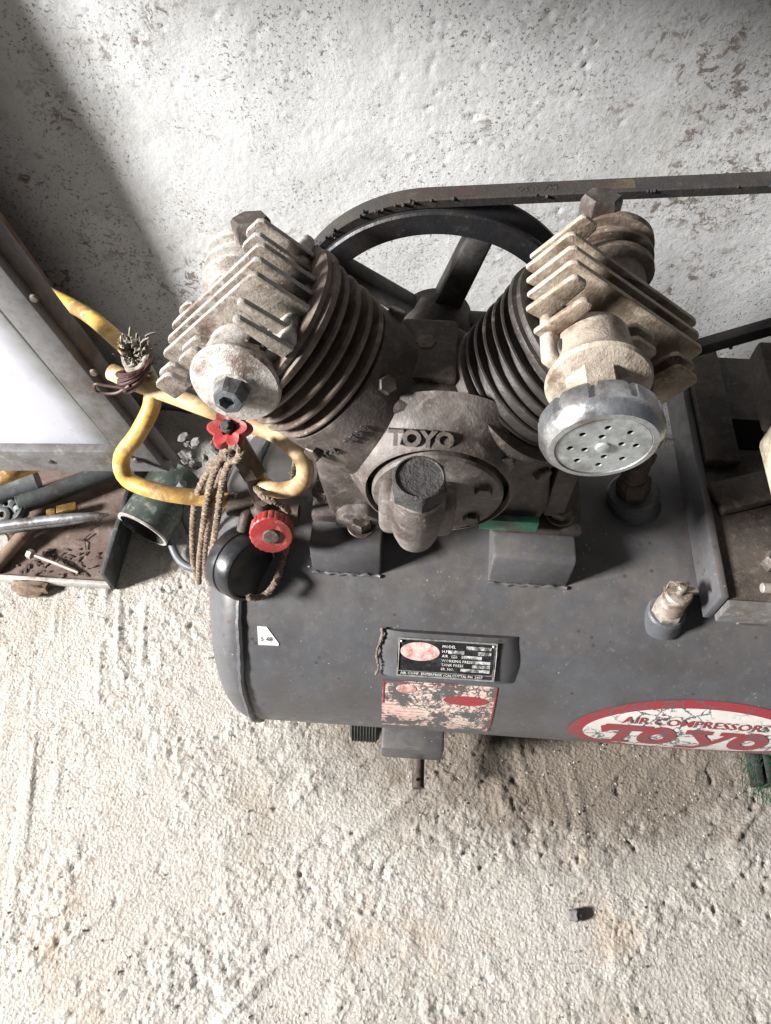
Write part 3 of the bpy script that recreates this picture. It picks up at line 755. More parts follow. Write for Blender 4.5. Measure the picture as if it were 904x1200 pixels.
# front port of the left head with its plug
cL = Vector((-.090, -.031, .568))
bm = bmesh.new(); f = frame(cL, (-.08, -1, .18), (1, 0, 0))
lathe(bm, [(.0255, -.014), (.0255, .010), (.0262, .018), (.0280, .0215), (.0284, .0242), (.0270, .0262), (.015, .0285), (.0125, .031), (0, .031)], f, 56)
pL = emit('outlet_boss', bm, 'head', comp)
b = bmesh.new(); lathe(b, [(.0108, .029), (.0104, .036), (.0088, .042), (.0050, .043), (.0042, .038), (0, .038)], f, 7)
emit('plug', b, 'plug', pL)
# rear ports
def rear(c, mat, r, nd):
    f = frame(c, (nd[0], 1, nd[1]), (1, 0, 0)); b = bmesh.new()
    lathe(b, [(r*.8, -.02), (r*.8, -.002), (r, .0), (r, .004), (r*.85, .005), (r*.85, .010), (r*1.02, .011), (r*1.02, .015), (r*.85, .016), (r*.85, .021), (r*1.05, .022), (r*1.05, .027), (r*.9, .029), (0, .031)], f, 48)
    return emit('rear_boss', b, mat, comp)
rb = rear((-.106, .036, .565), 'head', .026, (0, .1))
b = bmesh.new(); hexa(b, .0135, 0, .022, frame((-.096, .056, .582), (-.1, .25, 1))); emit('plug', b, 'bolt', rb)
rb2 = rear((.140, .050, .578), 'barrel', .029, (0, .15))
b = bmesh.new(); hexa(b, .0135, 0, .026, frame((.130, .078, .590), (-.0, .2, 1))); emit('plug', b, 'bolt', rb2)
# inlet boss and the air filter
cR = Vector((.121, -.036, .590))
bm = bmesh.new(); f = frame(cR, (0, -1, .12), (1, 0, 0))
lathe(bm, [(.022, -.015), (.023, .008), (.028, .018), (.0302, .022), (.029, .0245), (.02, .028), (0, .028)], f, 56)
pR = emit('inlet_boss', bm, 'headR', comp)
ff = frame((.1165, -.0745, .5995), (.05, -1, -.04), (1, 0, 0))
b = bmesh.new(); hexa(b, .0155, -.012, .010, ff); emit('hex_neck', b, 'headR', pR)
b = bmesh.new()
nn = 120
def scal(a, h):
    t = (a*10/(2*math.pi)) % 1
    return 1-.085*(1 if (t < .15) else 0) if h < .0235 else 1
lathe(b, [(.012, .0105), (.024, .011), (.0300, .0125), (.0325, .016), (.0328, .022), (.0330, .0245), (.0330, .0265), (.0315, .0305), (.0285, .0335), (.0255, .0338), (.0246, .0325)], ff, nn, close=False, rf=scal)
flt = emit('air_filter', b, 'filter', comp)
def perforated():
    b = bmesh.new(); n = 64; es = []
    def loop(cx, cy, r, n):
        v = [b.verts.new((cx+r*math.cos(2*math.pi*k/n), cy+r*math.sin(2*math.pi*k/n), 0)) for k in range(n)]
        for k in range(n): es.append(b.edges.new((v[k], v[(k+1) % n])))
    loop(0, 0, .0248, n)
    for (r, c, off) in ((.0095, 4, .3), (.0170, 8, .1)):
        for k in range(c): a = 2*math.pi*k/c+off; loop(r*math.cos(a), r*math.sin(a), .00185, 12)
    bmesh.ops.triangle_fill(b, use_beauty=True, edges=es)
    r = bmesh.ops.extrude_face_region(b, geom=list(b.faces))
    for g in r['geom']:
        if isinstance(g, bmesh.types.BMVert): g.co.z -= .0012
    for v in b.verts: v.co.z += .0332
    return xf(b, ff)
emit('perforated_disc', perforated(), 'filterface', flt, 20)
b = bmesh.new(); cyl(b, .0245, .024, .029, ff); emit('filter_gauze', b, 'dark', flt)
b = bmesh.new(); lathe(b, [(.0042, .0332), (.0038, .0345), (.0025, .0350), (0, .0350)], ff, 16); emit('centre_stud', b, 'filterface', flt)

# ---- flywheel, belt
FWY = .10; FC = Vector((.030, 0, .468)); FRad = .1165
yf = frame((FC.x, FWY, FC.z), (0, 1, 0))
b = bmesh.new(); w = .030
lathe(b, [(.0990, .000), (.1150, .0), (.1165, .0015), (.1165, .0045), (.1085, .012), (.1085, .018), (.1165, .0255), (.1165, w-.0015), (.115, w), (.0990, w), (.0970, w*.5), (.0990, .0)], yf, 144, close=False)
fly = emit('flywheel', b, 'flywheel', comp)
b = bmesh.new(); lathe(b, [(.014, -.030), (.022, -.028), (.027, -.018), (.029, -.004), (.029, .024), (.020, .030), (.0, .030)], yf, 40); emit('hub', b, 'case', fly)
for k in range(5):
    a = R(72+72*k+1); d = Vector((math.cos(a), math.sin(a)))
    # tapered spoke, in the wheel's plane
    b = bmesh.new(); pr = Vector((-d.y, d.x)); r0, r1, w0, w1 = .018, .1012, .0115, .0085
    if k: w0, w1 = .0085, .0055
    pts = [d*r0+pr*w0, d*r0-pr*w0, d*r1-pr*w1*1.15, d*r1+pr*w1*1.15]
    mm = Matrix(((1, 0, 0, FC.x), (0, 0, 1, FWY), (0, 1, 0, FC.z), (0, 0, 0, 1)))
    prism(b, [(p.x, p.y) for p in pts], .006, .024 if k else .026, mm, .0035, 2); emit('spoke', b, 'spoke', fly)
# belt: trapezoid section run round both pulleys
MP = Vector((.400, 0, .583)); MRr = .040
def belt_loop():
    r1, r2 = FRad+.0012, MRr; d = MP-FC; L = math.hypot(d.x, d.z); base = math.atan2(d.z, d.x); g = math.acos((r1-r2)/L)
    pts = []
    a0, a1 = base+g, base+2*math.pi-g
    for k in range(61): a = a0+(a1-a0)*k/60; pts.append((FC.x+r1*math.cos(a), FC.z+r1*math.sin(a), a))
    b0, b1 = base-g, base+g
    p0 = pts[-1]; q0 = (MP.x+r2*math.cos(b0), MP.z+r2*math.sin(b0), b0)
    for k in range(1, 20): t = k/20; pts.append((p0[0]+(q0[0]-p0[0])*t, p0[1]+(q0[1]-p0[1])*t, b0))
    for k in range(21): a = b0+(b1-b0)*k/20; pts.append((MP.x+r2*math.cos(a), MP.z+r2*math.sin(a), a))
    p0 = pts[-1]; q0 = (pts[0][0], pts[0][1])
    for k in range(1, 20): t = k/20; pts.append((p0[0]+(q0[0]-p0[0])*t, p0[1]+(q0[1]-p0[1])*t, b1))
    return pts
BL = belt_loop(); YB = FWY+.015
def belt_strip(pts, prof, closed=True):
    b = bmesh.new(); rings = []
    for (x, z, a) in pts:
        c, s = math.cos(a), math.sin(a)
        rings.append([b.verts.new((x+c*h, YB+w_, z+s*h)) for (w_, h) in prof])
    k = len(prof)
    for i in range(len(rings) if closed else len(rings)-1):
        p, q = rings[i], rings[(i+1) % len(rings)]
        for j in range(k if len(prof) > 2 else k-1): b.faces.new((p[j], q[j], q[(j+1) % k], p[(j+1) % k]))
    return b
belt = emit('drive_belt', belt_strip(BL, [(-.0072, .003), (-.0066, .0042), (.0066, .0042), (.0072, .003), (.0048, -.0045), (-.0048, -.0045)]), 'belt', comp)
# printed bands and lettering on the upper run of the belt
d = MP-FC; L = math.hypot(d.x, d.z); base = math.atan2(d.z, d.x); g = math.acos((FRad+.0012-MRr)/L); a1 = base+g
T0 = Vector((FC.x+(FRad+.0012)*math.cos(a1), YB, FC.z+(FRad+.0012)*math.sin(a1))); dr = Vector((math.cos(a1-math.pi/2), 0, math.sin(a1-math.pi/2))); nr = Vector((math.cos(a1), 0, math.sin(a1)))
def on_belt(s0, s1, w, mat, lift=.0001):
    b = bmesh.new(); vs = [b.verts.new(T0+dr*s+Vector((0, yy, 0))+nr*(.0042+lift)) for (s, yy) in ((s0, -w), (s1, -w), (s1, w), (s0, w))]
    b.faces.new(vs); emit('belt_print', b, mat, belt)
on_belt(.013, .040, .0045, 'beltred'); on_belt(.112, .140, .005, 'beltprint')
bm = text_bm('MASUO', .0085, .0002, 0, 0, 1)
mm = Matrix(((-dr.x, 0, nr.x, 0), (0, -1, 0, 0), (-dr.z, 0, nr.z, 0), (0, 0, 0, 1)))
mm.translation = T0+dr*.074+nr*.0045; emit('belt_lettering', xf(bm, mm), 'beltprint', belt, 0)
bm = text_bm('B 54', .007, .0001, 0, 0, 1)
mm = mm.copy(); mm.translation = T0-dr*.01+nr*.0043; bm.free()
b = bmesh.new()
for k in range(90):       # fluff and dirt along the edge of the belt
    i = random.randrange(len(BL)); x, z, a = BL[i]
    bmesh.ops.create_icosphere(b, subdivisions=1, radius=random.uniform(.0008, .0019), matrix=Matrix.Translation((x+math.cos(a)*.003+random.uniform(-.006, .006)*math.sin(a), YB-.0072, z+math.sin(a)*.003-random.uniform(-.006, .006)*math.cos(a))))
o = emit('belt_fluff', b, 'belt', belt); o['kind'] = 'stuff'

# ---- motor, its pulley and platform
b = bmesh.new(); bx(b, (.262, -.092, .392), (.62, .16, .400), bev=.0015); motor_base = emit('motor_platform', b, 'motorplate', comp)
b = bmesh.new(); bx(b, (.255, -.093, .366), (.2615, .16, .4045), bev=.0012); emit('side_flange', b, 'tank', motor_base)
b = bmesh.new(); bx(b, (.2617, -.0985, .372), (.62, -.0925, .4005), bev=.0012); emit('front_flange', b, 'panelframe', motor_base)
b = bmesh.new(); prism(b, [(.282, .300), (.300, .372), (.62, .372), (.62, .28)], .082, .0855, XZ, .0006, 1); emit('leg_plate', b, 'panelframe', motor_base)
b = bmesh.new(); bx(b, (0, -.014, 0), (.115, .014, .010), frame((.264, -.006, .401), (0, 0, 1), (1, .35, 0)), .002); emit('cross_bar', b, 'motorplate', motor_base)
b = bmesh.new(); bx(b, (.262, .03, .401), (.29, .16, .412), bev=.002); emit('cross_bar', b, 'motorplate', motor_base)
b = bmesh.new(); cyl(b, .10, -.09, .085, frame((.400, 0, .583), (0, 1, 0)), 64, .006); motor = emit('motor', b, 'motorplate', comp)
for k in range(10):
    a = R(130+10*k); c, s = math.cos(a), math.sin(a)
    b = bmesh.new(); bx(b, (.099, -.0015, -.08), (.108, .0015, .07), frame((.400, 0, .583), (0, 1, 0)) @ Matrix.Rotation(-a, 4, 'Z'), .0006, 1); emit('motor_fin', b, 'motorplate', motor)
b = bmesh.new(); bx(b, (.2760, -.16, .462), (.32, .010, .498), bev=.006, seg=3); emit('motor_foot', b, 'cream', motor, label='cream painted motor foot')
b = bmesh.new(); bx(b, (.282, .020, .462), (.36, .090, .490), bev=.003); emit('motor_side_plate', b, 'motorplate', motor)
b = bmesh.new(); cyl(b, MRr, -.006, .032, frame((MP.x, FWY, MP.z), (0, 1, 0)), 48, .002); cyl(b, .012, -.02, .0, frame((MP.x, FWY, MP.z), (0, 1, 0)), 24); emit('motor_pulley', b, 'flywheel', motor)
b = bmesh.new(); bx(b, (.292, .052, .4002), (.32, .085, .4006)); emit('slot', b, 'dark', motor_base)
b = bmesh.new(); hexa(b, .008, 0, .012, frame((.300, -.060, .4005), (0, 0, 1))); emit('bolt', b, 'bolt', motor_base)
b = bmesh.new(); cyl(b, .004, 0, .03, frame((.285, -.085, .408), (1, 0, .05)), 16); emit('stud', b, 'zinc', motor_base)

# ---- valves on the tank
def boss(x, yy, r, tilt, h=.016):
    zz = TZ+math.sqrt(TR**2-yy**2); nrm = Vector((tilt[0], tilt[1], 1))
    f = frame((x, yy, zz-.004), nrm); b = bmesh.new()
    lathe(b, [(r*1.15, -.004), (r, .004), (r, h-.002), (r*.9, h), (r*.55, h), (r*.55, h-.004), (0, h-.004)], f, 32)
    return emit('threaded_boss', b, 'weld', tank), f, h
_, f, h = boss(.233, -.083, .0155, (-.06, -.02))
b = bmesh.new(); lathe(b, [(.0095, h-.004), (.0115, h), (.0115, h+.004), (.0105, h+.006), (.0105, h+.020), (.009, h+.022), (.0085, h+.026), (.0105, h+.027), (.0108, h+.034), (.0095, h+.036), (0, h+.036)], f, 28)
sv = emit('relief_valve', b, 'zinc', comp)
b = bmesh.new(); hexa(b, .0128, h-.001, h+.006, f); emit('hex_collar', b, 'zinc', sv)
b = bmesh.new(); cyl(b, .0035, h+.036, h+.046, f, 12); bx(b, (-.013, -.002, h+.040), (.013, .002, h+.0415), f, .0005); emit('spindle', b, 'zinc', sv)
b = bmesh.new(); pth = [f @ Vector((-.011+.001*k, .004*math.sin(k*.6), h+.041+.0016*k)) for k in range(7)]; tube(b, smooth_path(pth, .002), .0008, 6); emit('pull_wire', b, 'zinc', sv)
_, f, h = boss(.211, .012, .022, (-.22, .1), .02)
b = bmesh.new(); hexa(b, .0145, h-.002, h+.018, f); lathe(b, [(.010, h+.018), (.010, h+.030), (.0125, h+.031), (.0125, h+.042), (.008, h+.046), (.008, h+.058), (0, h+.058)], f, 24)
emit('check_valve', b, 'rust', comp)

# ---- foot, wheel bracket and axle under the tank
b = bmesh.new(); bx(b, (.000, -.146, .066), (.068, -.05, .104), bev=.004); bracket = emit('wheel_bracket', b, 'tank', comp)
P0 = at(490, 876, z=.05)
b = bmesh.new(); pe = at(490, 924, z=.050); ax = frame((P0.x, -.10, .05), Vector((pe.x-P0.x, pe.y+.10, 0)))
LA = (pe-Vector((P0.x, -.10, .05))).length
cyl(b, .0068, 0, LA, ax, 24); emit('axle', b, 'rust', bracket)
b = bmesh.new(); cyl(b, .0018, 0, .0004, frame((pe.x-.001, pe.y+.008, .0569), (0, 0, 1)), 12, .0001); emit('cotter_hole', b, 'dark', bracket)
bl = bmesh.new(); lathe(bl, [(.030, 0), (.034, .004), (.034, .03), (.030, .034), (.012, .034), (.012, 0)], frame((-.038, -.088, .040), (1, 0, 0)), 40, close=False)
wl = emit('wheel', bl, 'ribbed', comp)
for k in range(9):
    b = bmesh.new(); lathe(b, [(.0335, 0), (.0352, .0004), (.0352, .0012), (.0335, .0016)], frame((-.036+k*.0034, -.088, .040), (1, 0, 0)), 40, close=False); emit('rib', b, 'ribbed', wl)
for (x, y) in ((.70, -.09), (.70, .09), (.02, .10)):
    b = bmesh.new(); bx(b, (x-.03, y-.012, -.002), (x+.03, y+.012, .12), bev=.003); emit('leg', b, 'tank', comp)

# ---- regulator cluster at the left end of the tank
kn = (-.108, -.02)
b = bmesh.new()
mz = Matrix.Translation((-.104, -.03, 0))
lathe(b, [(.013, .352), (.013, .362), (.008, .364), (.008, .376), (.011, .378), (.011, .394), (.007, .396), (.007, .404)], mz, 24)
tube(b, [Vector((-.135, -.028, .386)), Vector((-.075, -.030, .386))], .0075, 16)
man = emit('manifold', b, 'rust', comp)
rk = at(318, 628, y=-.074)
def knob(center, axis_, r, h, n, depth, name, mat, par, label=None):
    f = frame(center, axis_); b = bmesh.new()
    lathe(b, [(r*.75, -h), (r, -h*.85), (r, -.001), (r*.93, 0), (r*.35, 0), (r*.30, -.0025), (0, -.0025)], f, 96, rf=lambda a, hh: 1-depth*(.5+.5*math.cos(a*n))**4 if hh < -.0005 else 1)
    return emit(name, b, mat, par, label=label), f
k2, f = knob(rk, (.10, -.92, .42), .0168, .012, 22, .05, 'red_knob', 'red', man)
b = bmesh.new(); cyl(b, .0065, -.0005, .0022, f, 20); emit('knob_screw', b, 'rust', man)
b = bmesh.new(); tube(b, [rk+Vector((0, .0, -.012)), Vector((-.096, -.032, .384))], .008, 14); emit('knob_stem', b, 'rust', man)
hw = at(268, 501, y=-.03)
f = frame(hw, (-.15, -.45, 1)); b = bmesh.new()
def star(a, h): return .72+.28*(.5+.5*math.cos(a*6))**.7
lathe(b, [(.007, -.009), (.0155, -.007), (.0172, -.004), (.0165, .0), (.0145, .002), (.0065, .001), (.0060, -.001), (0, -.001)], f, 96, rf=lambda a, h: star(a, h) if -.0085 < h < .0025 and True else 1)
emit('star_handwheel', b, 'red', man)
b = bmesh.new(); cyl(b, .0048, 0, .0045, f, 20); hexa(b, .0032, .0045, .007, f); emit('handwheel_nut', b, 'capblk', man)
v1 = hw+f.to_3x3() @ Vector((0, 0, -.008)); v2 = at(284, 526, y=-.02)
b = bmesh.new(); tube(b, [v1, v2], .0068, 16); tube(b, [v2+Vector((-.004, 0, .006)), at(292, 546, y=-.02)], .0095, 16); emit('valve_body', b, 'rust', man)
b = bmesh.new(); tube(b, [at(290, 545, y=-.02), Vector((-.104, -.028, .386))], .0065, 14); tube(b, [Vector((-.104, -.03, .386)), at(300, 590, y=-.02)], .009, 14); emit('riser_pipe', b, 'rust', man)
b = bmesh.new(); hexa(b, .011, 0, .012, frame(at(297, 590, y=-.02), (-1, 0, 0))); emit('union_nut', b, 'rust', man)
b = bmesh.new(); hexa(b, .0105, 0, .012, frame(at(290, 543, y=-.02), (.4, -.3, -1))); emit('union_nut', b, 'rust', man)
# gauge
gc = at(297, 669, y=-.076); ga = Vector((.80, -.52, .28)).normalized(); f = frame(gc, ga)
b = bmesh.new(); lathe(b, [(0, -.031), (.021, -.031), (.0255, -.029), (.0262, -.027), (.0262, -.018), (.0252, -.017), (.0252, -.0155), (.0260, -.0145), (.0256, -.003), (.0242, -.0005), (.0225, 0), (.0215, -.002), (0, -.002)], f, 64)
xf(b, Matrix.Translation(gc) @ Matrix.Scale(1.10, 4) @ Matrix.Scale(.84, 4, ga) @ Matrix.Translation(-gc)); gauge = emit('pressure_gauge', b, 'rubber', comp)
b = bmesh.new(); lathe(b, [(.0215, -.0312), (.020, -.0318), (0, -.0318)], f, 48); emit('gauge_glass', b, 'whitepr', gauge)
b = bmesh.new(); st = f @ Vector((0, 0, -.014)); tube(b, smooth_path([st+Vector((.0, .02, .018)), st+Vector((.004, .036, .026)), Vector((-.104, -.03, .372))], .004), .0055, 12); emit('gauge_stem', b, 'rust', gauge)
# outlet pipes from the heads (copper tubes behind)
b = bmesh.new(); tube(b, smooth_path([(-.106, .075, .57), (-.07, .095, .50), (.02, .075, .42), (.15, .07, .40), (.213, .02, .42)], .01), .006, 12); emit('delivery_tube', b, 'rust', comp)

# ------------------------------------------------------------------ hoses, rope, wire
def hp(L): return [at(px, py, y=yy) for (px, py, yy) in L]
HR = .0071
A = hp([(20, 322, .24), (55, 343, .20), (100, 367, .15), (132, 393, .10), (158, 418, .06), (176, 447, .04), (178, 475, .025), (162, 508, .01), (143, 536, .0), (150, 562, -.01), (190, 577, -.02), (240, 584, -.02), (291, 589, -.02)])
b = bmesh.new(); tube(b, smooth_path(A, .005), HR, 16)
hoseA = tag(emit('air_hose', b, 'hose'), 'yellow air hose from behind the framed board down through the knot to the lower valve', 'hose', 'yellow hoses')
for px in (272, 283):
    b = bmesh.new(); c = at(px, 588, y=-.02); lathe(b, [(HR+.0004, -.003), (HR+.0016, -.0028), (HR+.0016, .0028), (HR+.0004, .003)], frame(c, (1, 0, -.03)), 28, close=False); emit('hose_clamp', b, 'rust', hoseA)
B = hp([(131, 436, .045), (160, 449, .035), (200, 463, .03), (240, 478, .02), (290, 496, .02), (330, 513, .0), (354, 537, -.02), (357, 560, -.03), (342, 573, -.03), (318, 573, -.03), (303, 561, -.02), (291, 546, -.02)])
b = bmesh.new(); tube(b, smooth_path(B, .005), HR*.98, 16)
hoseB = tag(emit('air_hose', b, 'hosepale'), 'pale yellow air hose passing under the left cylinder head to the star handwheel valve', 'hose', 'yellow hoses')
b = bmesh.new(); p = at(294, 550, y=-.02); lathe(b, [(HR+.0004, -.003), (HR+.0018, -.0028), (HR+.0018, .0028), (HR+.0004, .003)], frame(p, (.6, 0, -.5)), 28, close=False); emit('hose_clamp', b, 'rust', hoseB)
b = bmesh.new(); tube(b, smooth_path(hp([(-30, 572, .13), (0, 561, .13), (32, 549, .15), (70, 535, .18)]), .006), .0085, 14)
tag(emit('air_hose', b, 'hose'), 'short end of yellow hose lying in the tray below the framed board', 'hose', 'yellow hoses')
# frayed cloth and wire knot round the two hoses
kc = at(163, 420, y=.045)
knot = thing('hose_tie', 'frayed pale rag knotted with brown wire round both yellow hoses where they cross', 'tie', kc)
b = bmesh.new()
for k in range(5):
    a = k*.7; pts = [kc+Vector((.0105*math.cos(t+a), .0095*math.sin(t+a), .008*math.sin(t*1.3+a)+.0025*k-.006)) for t in np.linspace(0, 5.6, 14)]
    tube(b, smooth_path(pts, .004), .0030, 8)
for k in range(90):
    s = kc+Vector((random.uniform(-.010, .008), random.uniform(-.008, .008), random.uniform(-.004, .012)))
    e = s+Vector((random.uniform(-.006, .008), random.uniform(-.006, .008), random.uniform(.003, .018)))
    mid = (s+e)/2+Vector((random.uniform(-.004, .004), 0, random.uniform(-.002, .004)))
    tube(b, smooth_path([s, mid, e], .004), random.uniform(.0004, .0012), 5)
emit('rag', b, 'ragw', knot)
b = bmesh.new(); kc2 = at(158, 437, y=.035)
for k in range(7):
    pts = [kc2+Vector(((.013+.002*math.sin(k))*math.cos(t+k), .013*math.sin(t+k), .012*math.cos(t*.9+k*1.3))) for t in np.linspace(0, 6.2, 16)]
    tube(b, smooth_path(pts, .003), .0019, 6)
emit('wire_binding', b, 'wire', knot)
b = bmesh.new(); tube(b, smooth_path(hp([(150, 455, .02), (125, 452, .02), (112, 450, .02), (114, 459, .02), (135, 461, .02), (152, 452, .02)]), .002), .0012, 6); emit('wire_loop', b, 'wire', knot)
# rope coil hanging by the tank's end
def hr(L): return [at(px, py, y=yy) for (px, py, yy) in L]
ropes = [
    [(268, 532, -.02), (252, 552, -.03), (243, 585, -.03), (238, 620, -.03), (234, 655, -.03), (233, 683, -.03)],
    [(272, 536, -.03), (262, 560, -.035), (256, 600, -.04), (250, 640, -.04), (246, 684, -.035)],
    [(233, 683, -.03), (227, 660, -.025), (226, 620, -.02), (231, 580, -.02), (250, 545, -.02), (268, 530, -.02)],
    [(246, 684, -.035), (240, 660, -.03), (243, 620, -.03), (249, 580, -.025), (262, 548, -.02)],
    [(262, 560, -.01), (264, 600, .0), (262, 640, .0), (255, 665, .0)],
    [(352, 515, .02), (346, 545, .01), (342, 580, .0), (337, 610, -.02), (326, 630, -.03)],
    [(338, 628, -.05), (332, 655, -.06), (322, 684, -.085), (308, 699, -.095), (290, 700, -.10)],
    [(300, 572, -.03), (312, 584, -.045), (328, 590, -.045), (338, 600, -.04), (332, 606, -.045), (316, 600, -.045)],
    [(262, 530, -.03), (272, 522, -.04), (282, 528, -.045), (276, 540, -.04), (264, 536, -.035)]]
b = bmesh.new()
for r_ in ropes: rope(b, hr(r_), .0029, pitch=.010)
ropeo = emit('rope', b, 'rope'); tag(ropeo, 'old brown twisted rope tied to the valves and hanging past the tank end', 'rope')
# grey cable on the floor behind the rope
b = bmesh.new(); tube(b, smooth_path([at(215, 566, z=.10), at(203, 585, z=.07), at(199, 612, z=.035), at(202, 640, z=.012), at(214, 660, z=.008), at(236, 668, z=.008), at(262, 664, z=.008)], .006), .0055, 12)
tag(emit('cable', b, 'cable'), 'grey rubber cable curving down to the floor right of the green pipe', 'cable')
b = bmesh.new(); tube(b, smooth_path([at(246, 470, z=.16), at(262, 520, z=.12), at(236, 566, z=.09), at(215, 600, z=.05), at(228, 640, z=.008)], .006), .003, 8)
tag(emit('cable', b, 'darktube'), 'thin dark cable lying along the foot of the wall behind the rope', 'cable')

# ------------------------------------------------------------------ grey panel leaning at the left
def PY(px, py, y): return at(px, py, y=y)
pan = thing('framed_board', 'grey framed board with a pale blue-white face leaning above the tool tray', 'board', tuple(at(60, 548, y=.06)))
def slab(name, pts, y0, th_, mat, par, bev=.001):
    """pts = photo outline on the plane y=y0, given real thickness towards the wall"""
    q = [at(px, py, y=y0) for px, py in pts]
    b = bmesh.new(); m = Matrix(((1, 0, 0, 0), (0, 0, 1, 0), (0, 1, 0, 0), (0, 0, 0, 1)))
    prism(b, [(p.x, p.z) for p in q], y0, y0+th_, m, bev, 2); return emit(name, b, mat, par)
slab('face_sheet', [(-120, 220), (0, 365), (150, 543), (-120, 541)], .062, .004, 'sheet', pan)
slab('frame_rail', [(-120, 170), (0, 311), (192, 549), (150, 544), (0, 362), (-120, 217)], .055, .012, 'panelframe', pan)
slab('frame_rail', [(-120, 528), (135, 530), (199, 553), (-120, 551)], .052, .014, 'panelframe', pan)
slab('edge_strip', [(-120, 128), (0, 281), (207, 551), (192, 549), (0, 310), (-120, 168)], .064, .014, 'panelside', pan)

for (px, py) in ((40, 350), (110, 437), (160, 540), (60, 541)):
    p_ = at(px, py, y=.052 if py > 530 else .055); b = bmesh.new(); lathe(b, [(.0035, .001), (.0028, -.0012), (.0012, -.0016), (0, -.0016)], frame(p_, (0, 1, 0)), 14); emit('screw', b, 'bolt', pan)
# ------------------------------------------------------------------ tool tray and what lies in it
tz = .0
tray = thing('tool_tray', 'low open sheet-metal tray on the floor below the framed board', 'tray', tuple(at(60, 680, z=0)))
f0, f1 = at(-60, 682, z=.012), at(132, 682, z=.012); bk0, bk1 = at(-60, 540, z=.0), at(152, 540, z=.0)
b = bmesh.new(); v = [(f0.x-.2, f0.y, .004), (f1.x, f1.y, .004), (f1.x-.005, .30, .004), (f0.x-.2, .30, .004)]
prism(b, [(p[0], p[1]) for p in v], .003, .006); emit('tray_floor', b, 'traymetal', tray)
b = bmesh.new(); bx(b, (f0.x-.2, f1.y-.006, .0), (f1.x, f1.y, .014), bev=.0012); emit('tray_rim', b, 'traylip', tray)
b = bmesh.new(); bx(b, (f1.x-.004, f1.y-.006, .0), (f1.x+.002, .30, .048), bev=.001); emit('tray_side', b, 'darktube', tray)
b = bmesh.new(); bx(b, (f0.x-.2, .294, .0), (f1.x-.004, .30, .05), bev=.001); emit('tray_side', b, 'traymetal', tray)
def rod(name, p, q, r, mat, label, cat, n=16, prof=None, group=None, inner=False):
    b = bmesh.new(); p, q = Vector(p), Vector(q); L = (q-p).length; f = frame(p, q-p)
    if inner: lathe(b, [(r*.86, 0), (r, 0), (r, L), (r*.86, L), (r*.86, 0)], f, 32, close=False)
    elif prof: lathe(b, [(rr_, t*L) for rr_, t in prof], f, n)
    else: cyl(b, r, 0, L, f, n)
    return tag(emit(name, b, mat), label, cat, group)
rod('steel_tube', at(22, 592, z=.035), at(150, 545, z=.03), .014, 'darktube', 'dark tube lying slanted across the back of the tray', 'tube')
rod('steel_tube', at(-10, 578, z=.045), at(45, 562, z=.045), .018, 'cable', 'short thick grey tube at the back left of the tray under the hose end', 'tube', inner=False)
b = bmesh.new(); p, q = at(-20, 620, z=.045), at(128, 603, z=.055)
f = frame(p, q-p, (0, 0, 1)); L = (q-p).length
lathe(b, [(.010, 0), (.010, L*.62), (.009, L*.72), (.006, L*.9), (.002, L)], f, 24, rf=lambda a, h: .62+.38*abs(math.cos(a)) if True else 1)
tag(emit('pry_bar', b, 'steel'), 'bright worn steel pry bar tapering to a point across the tray', 'pry bar')
rod('wooden_handle', at(-8, 668, z=.012), at(40, 612, z=.03), .009, 'wood', 'brown wooden tool handle lying under the pry bar', 'handle')
b = bmesh.new(); bx(b, (-.014, -.0065, 0), (.014, .0065, .009), frame(at(80, 598, z=.02), (0, 0, 1), (1, .35, .1)), .002); hexa(b, .0065, 0, .012, frame(at(66, 600, z=.022), (-1, -.3, 0)))
tag(emit('brass_fitting', b, 'brass'), 'small brass hose fitting lying in the tray above the pry bar', 'fitting')
b = bmesh.new(); p, q = at(38, 650, z=.02), at(92, 671, z=.010); tube(b, [p, (p+q)/2+Vector((0, 0, .002)), q], .0024, 8); f = frame(p, p-q); lathe(b, [(.003, -.002), (.007, .0), (.007, .006), (.003, .008)], f, 6)
tag(emit('thin_rod', b, 'zinc'), 'thin pale metal rod with a small head near the front of the tray', 'rod')
b = bmesh.new(); f = frame(at(-2, 635, z=.02), (.3, -.4, 1)); cyl(b, .016, 0, .008, f, 32, .002)
tag(emit('metal_washer', b, 'traylip'), 'pale round metal disc at the left edge of the photo in the tray', 'disc')
b = bmesh.new()
for k in range(90):
    c = at(random.gauss(70, 32), random.gauss(662, 10), z=.008)
    if c.x > f1.x-.01 or c.y < f1.y+.002: continue
    bmesh.ops.create_icosphere(b, subdivisions=1, radius=random.uniform(.0008, .0032), matrix=Matrix.Translation(c) @ Matrix.Rotation(random.random()*3, 4, 'Z') @ Matrix.Diagonal((random.uniform(.6, 3.5), .8, .4, 1)))
for k in range(9):
    c = at(random.uniform(10, 110), random.uniform(612, 668), z=.008); a = random.random()*3
    tube(b, [c, c+Vector((.012*math.cos(a), .012*math.sin(a), .001)), c+Vector((.022*math.cos(a+.5), .022*math.sin(a+.5), .002))], random.uniform(.0005, .0011), 5)
tag(emit('metal_scraps', b, 'rust'), 'rusty crumbs and filings scattered along the front of the tray', 'scraps', kind='stuff')
b = bmesh.new()
for k in range(6):
    c = at(random.uniform(0, 32), random.uniform(578, 606), z=.03); lathe(b, [(.007, 0), (.011, .002), (.011, .008), (.007, .01), (.0045, .01), (.0045, 0), (.007, 0)], frame(c, (random.uniform(-1, 1), random.uniform(-1, 1), 1)), 20, close=False)
tag(emit('pipe_clamps', b, 'darktube'), 'heap of dark ring clamps at the back left of the tray', 'clamps', kind='stuff')
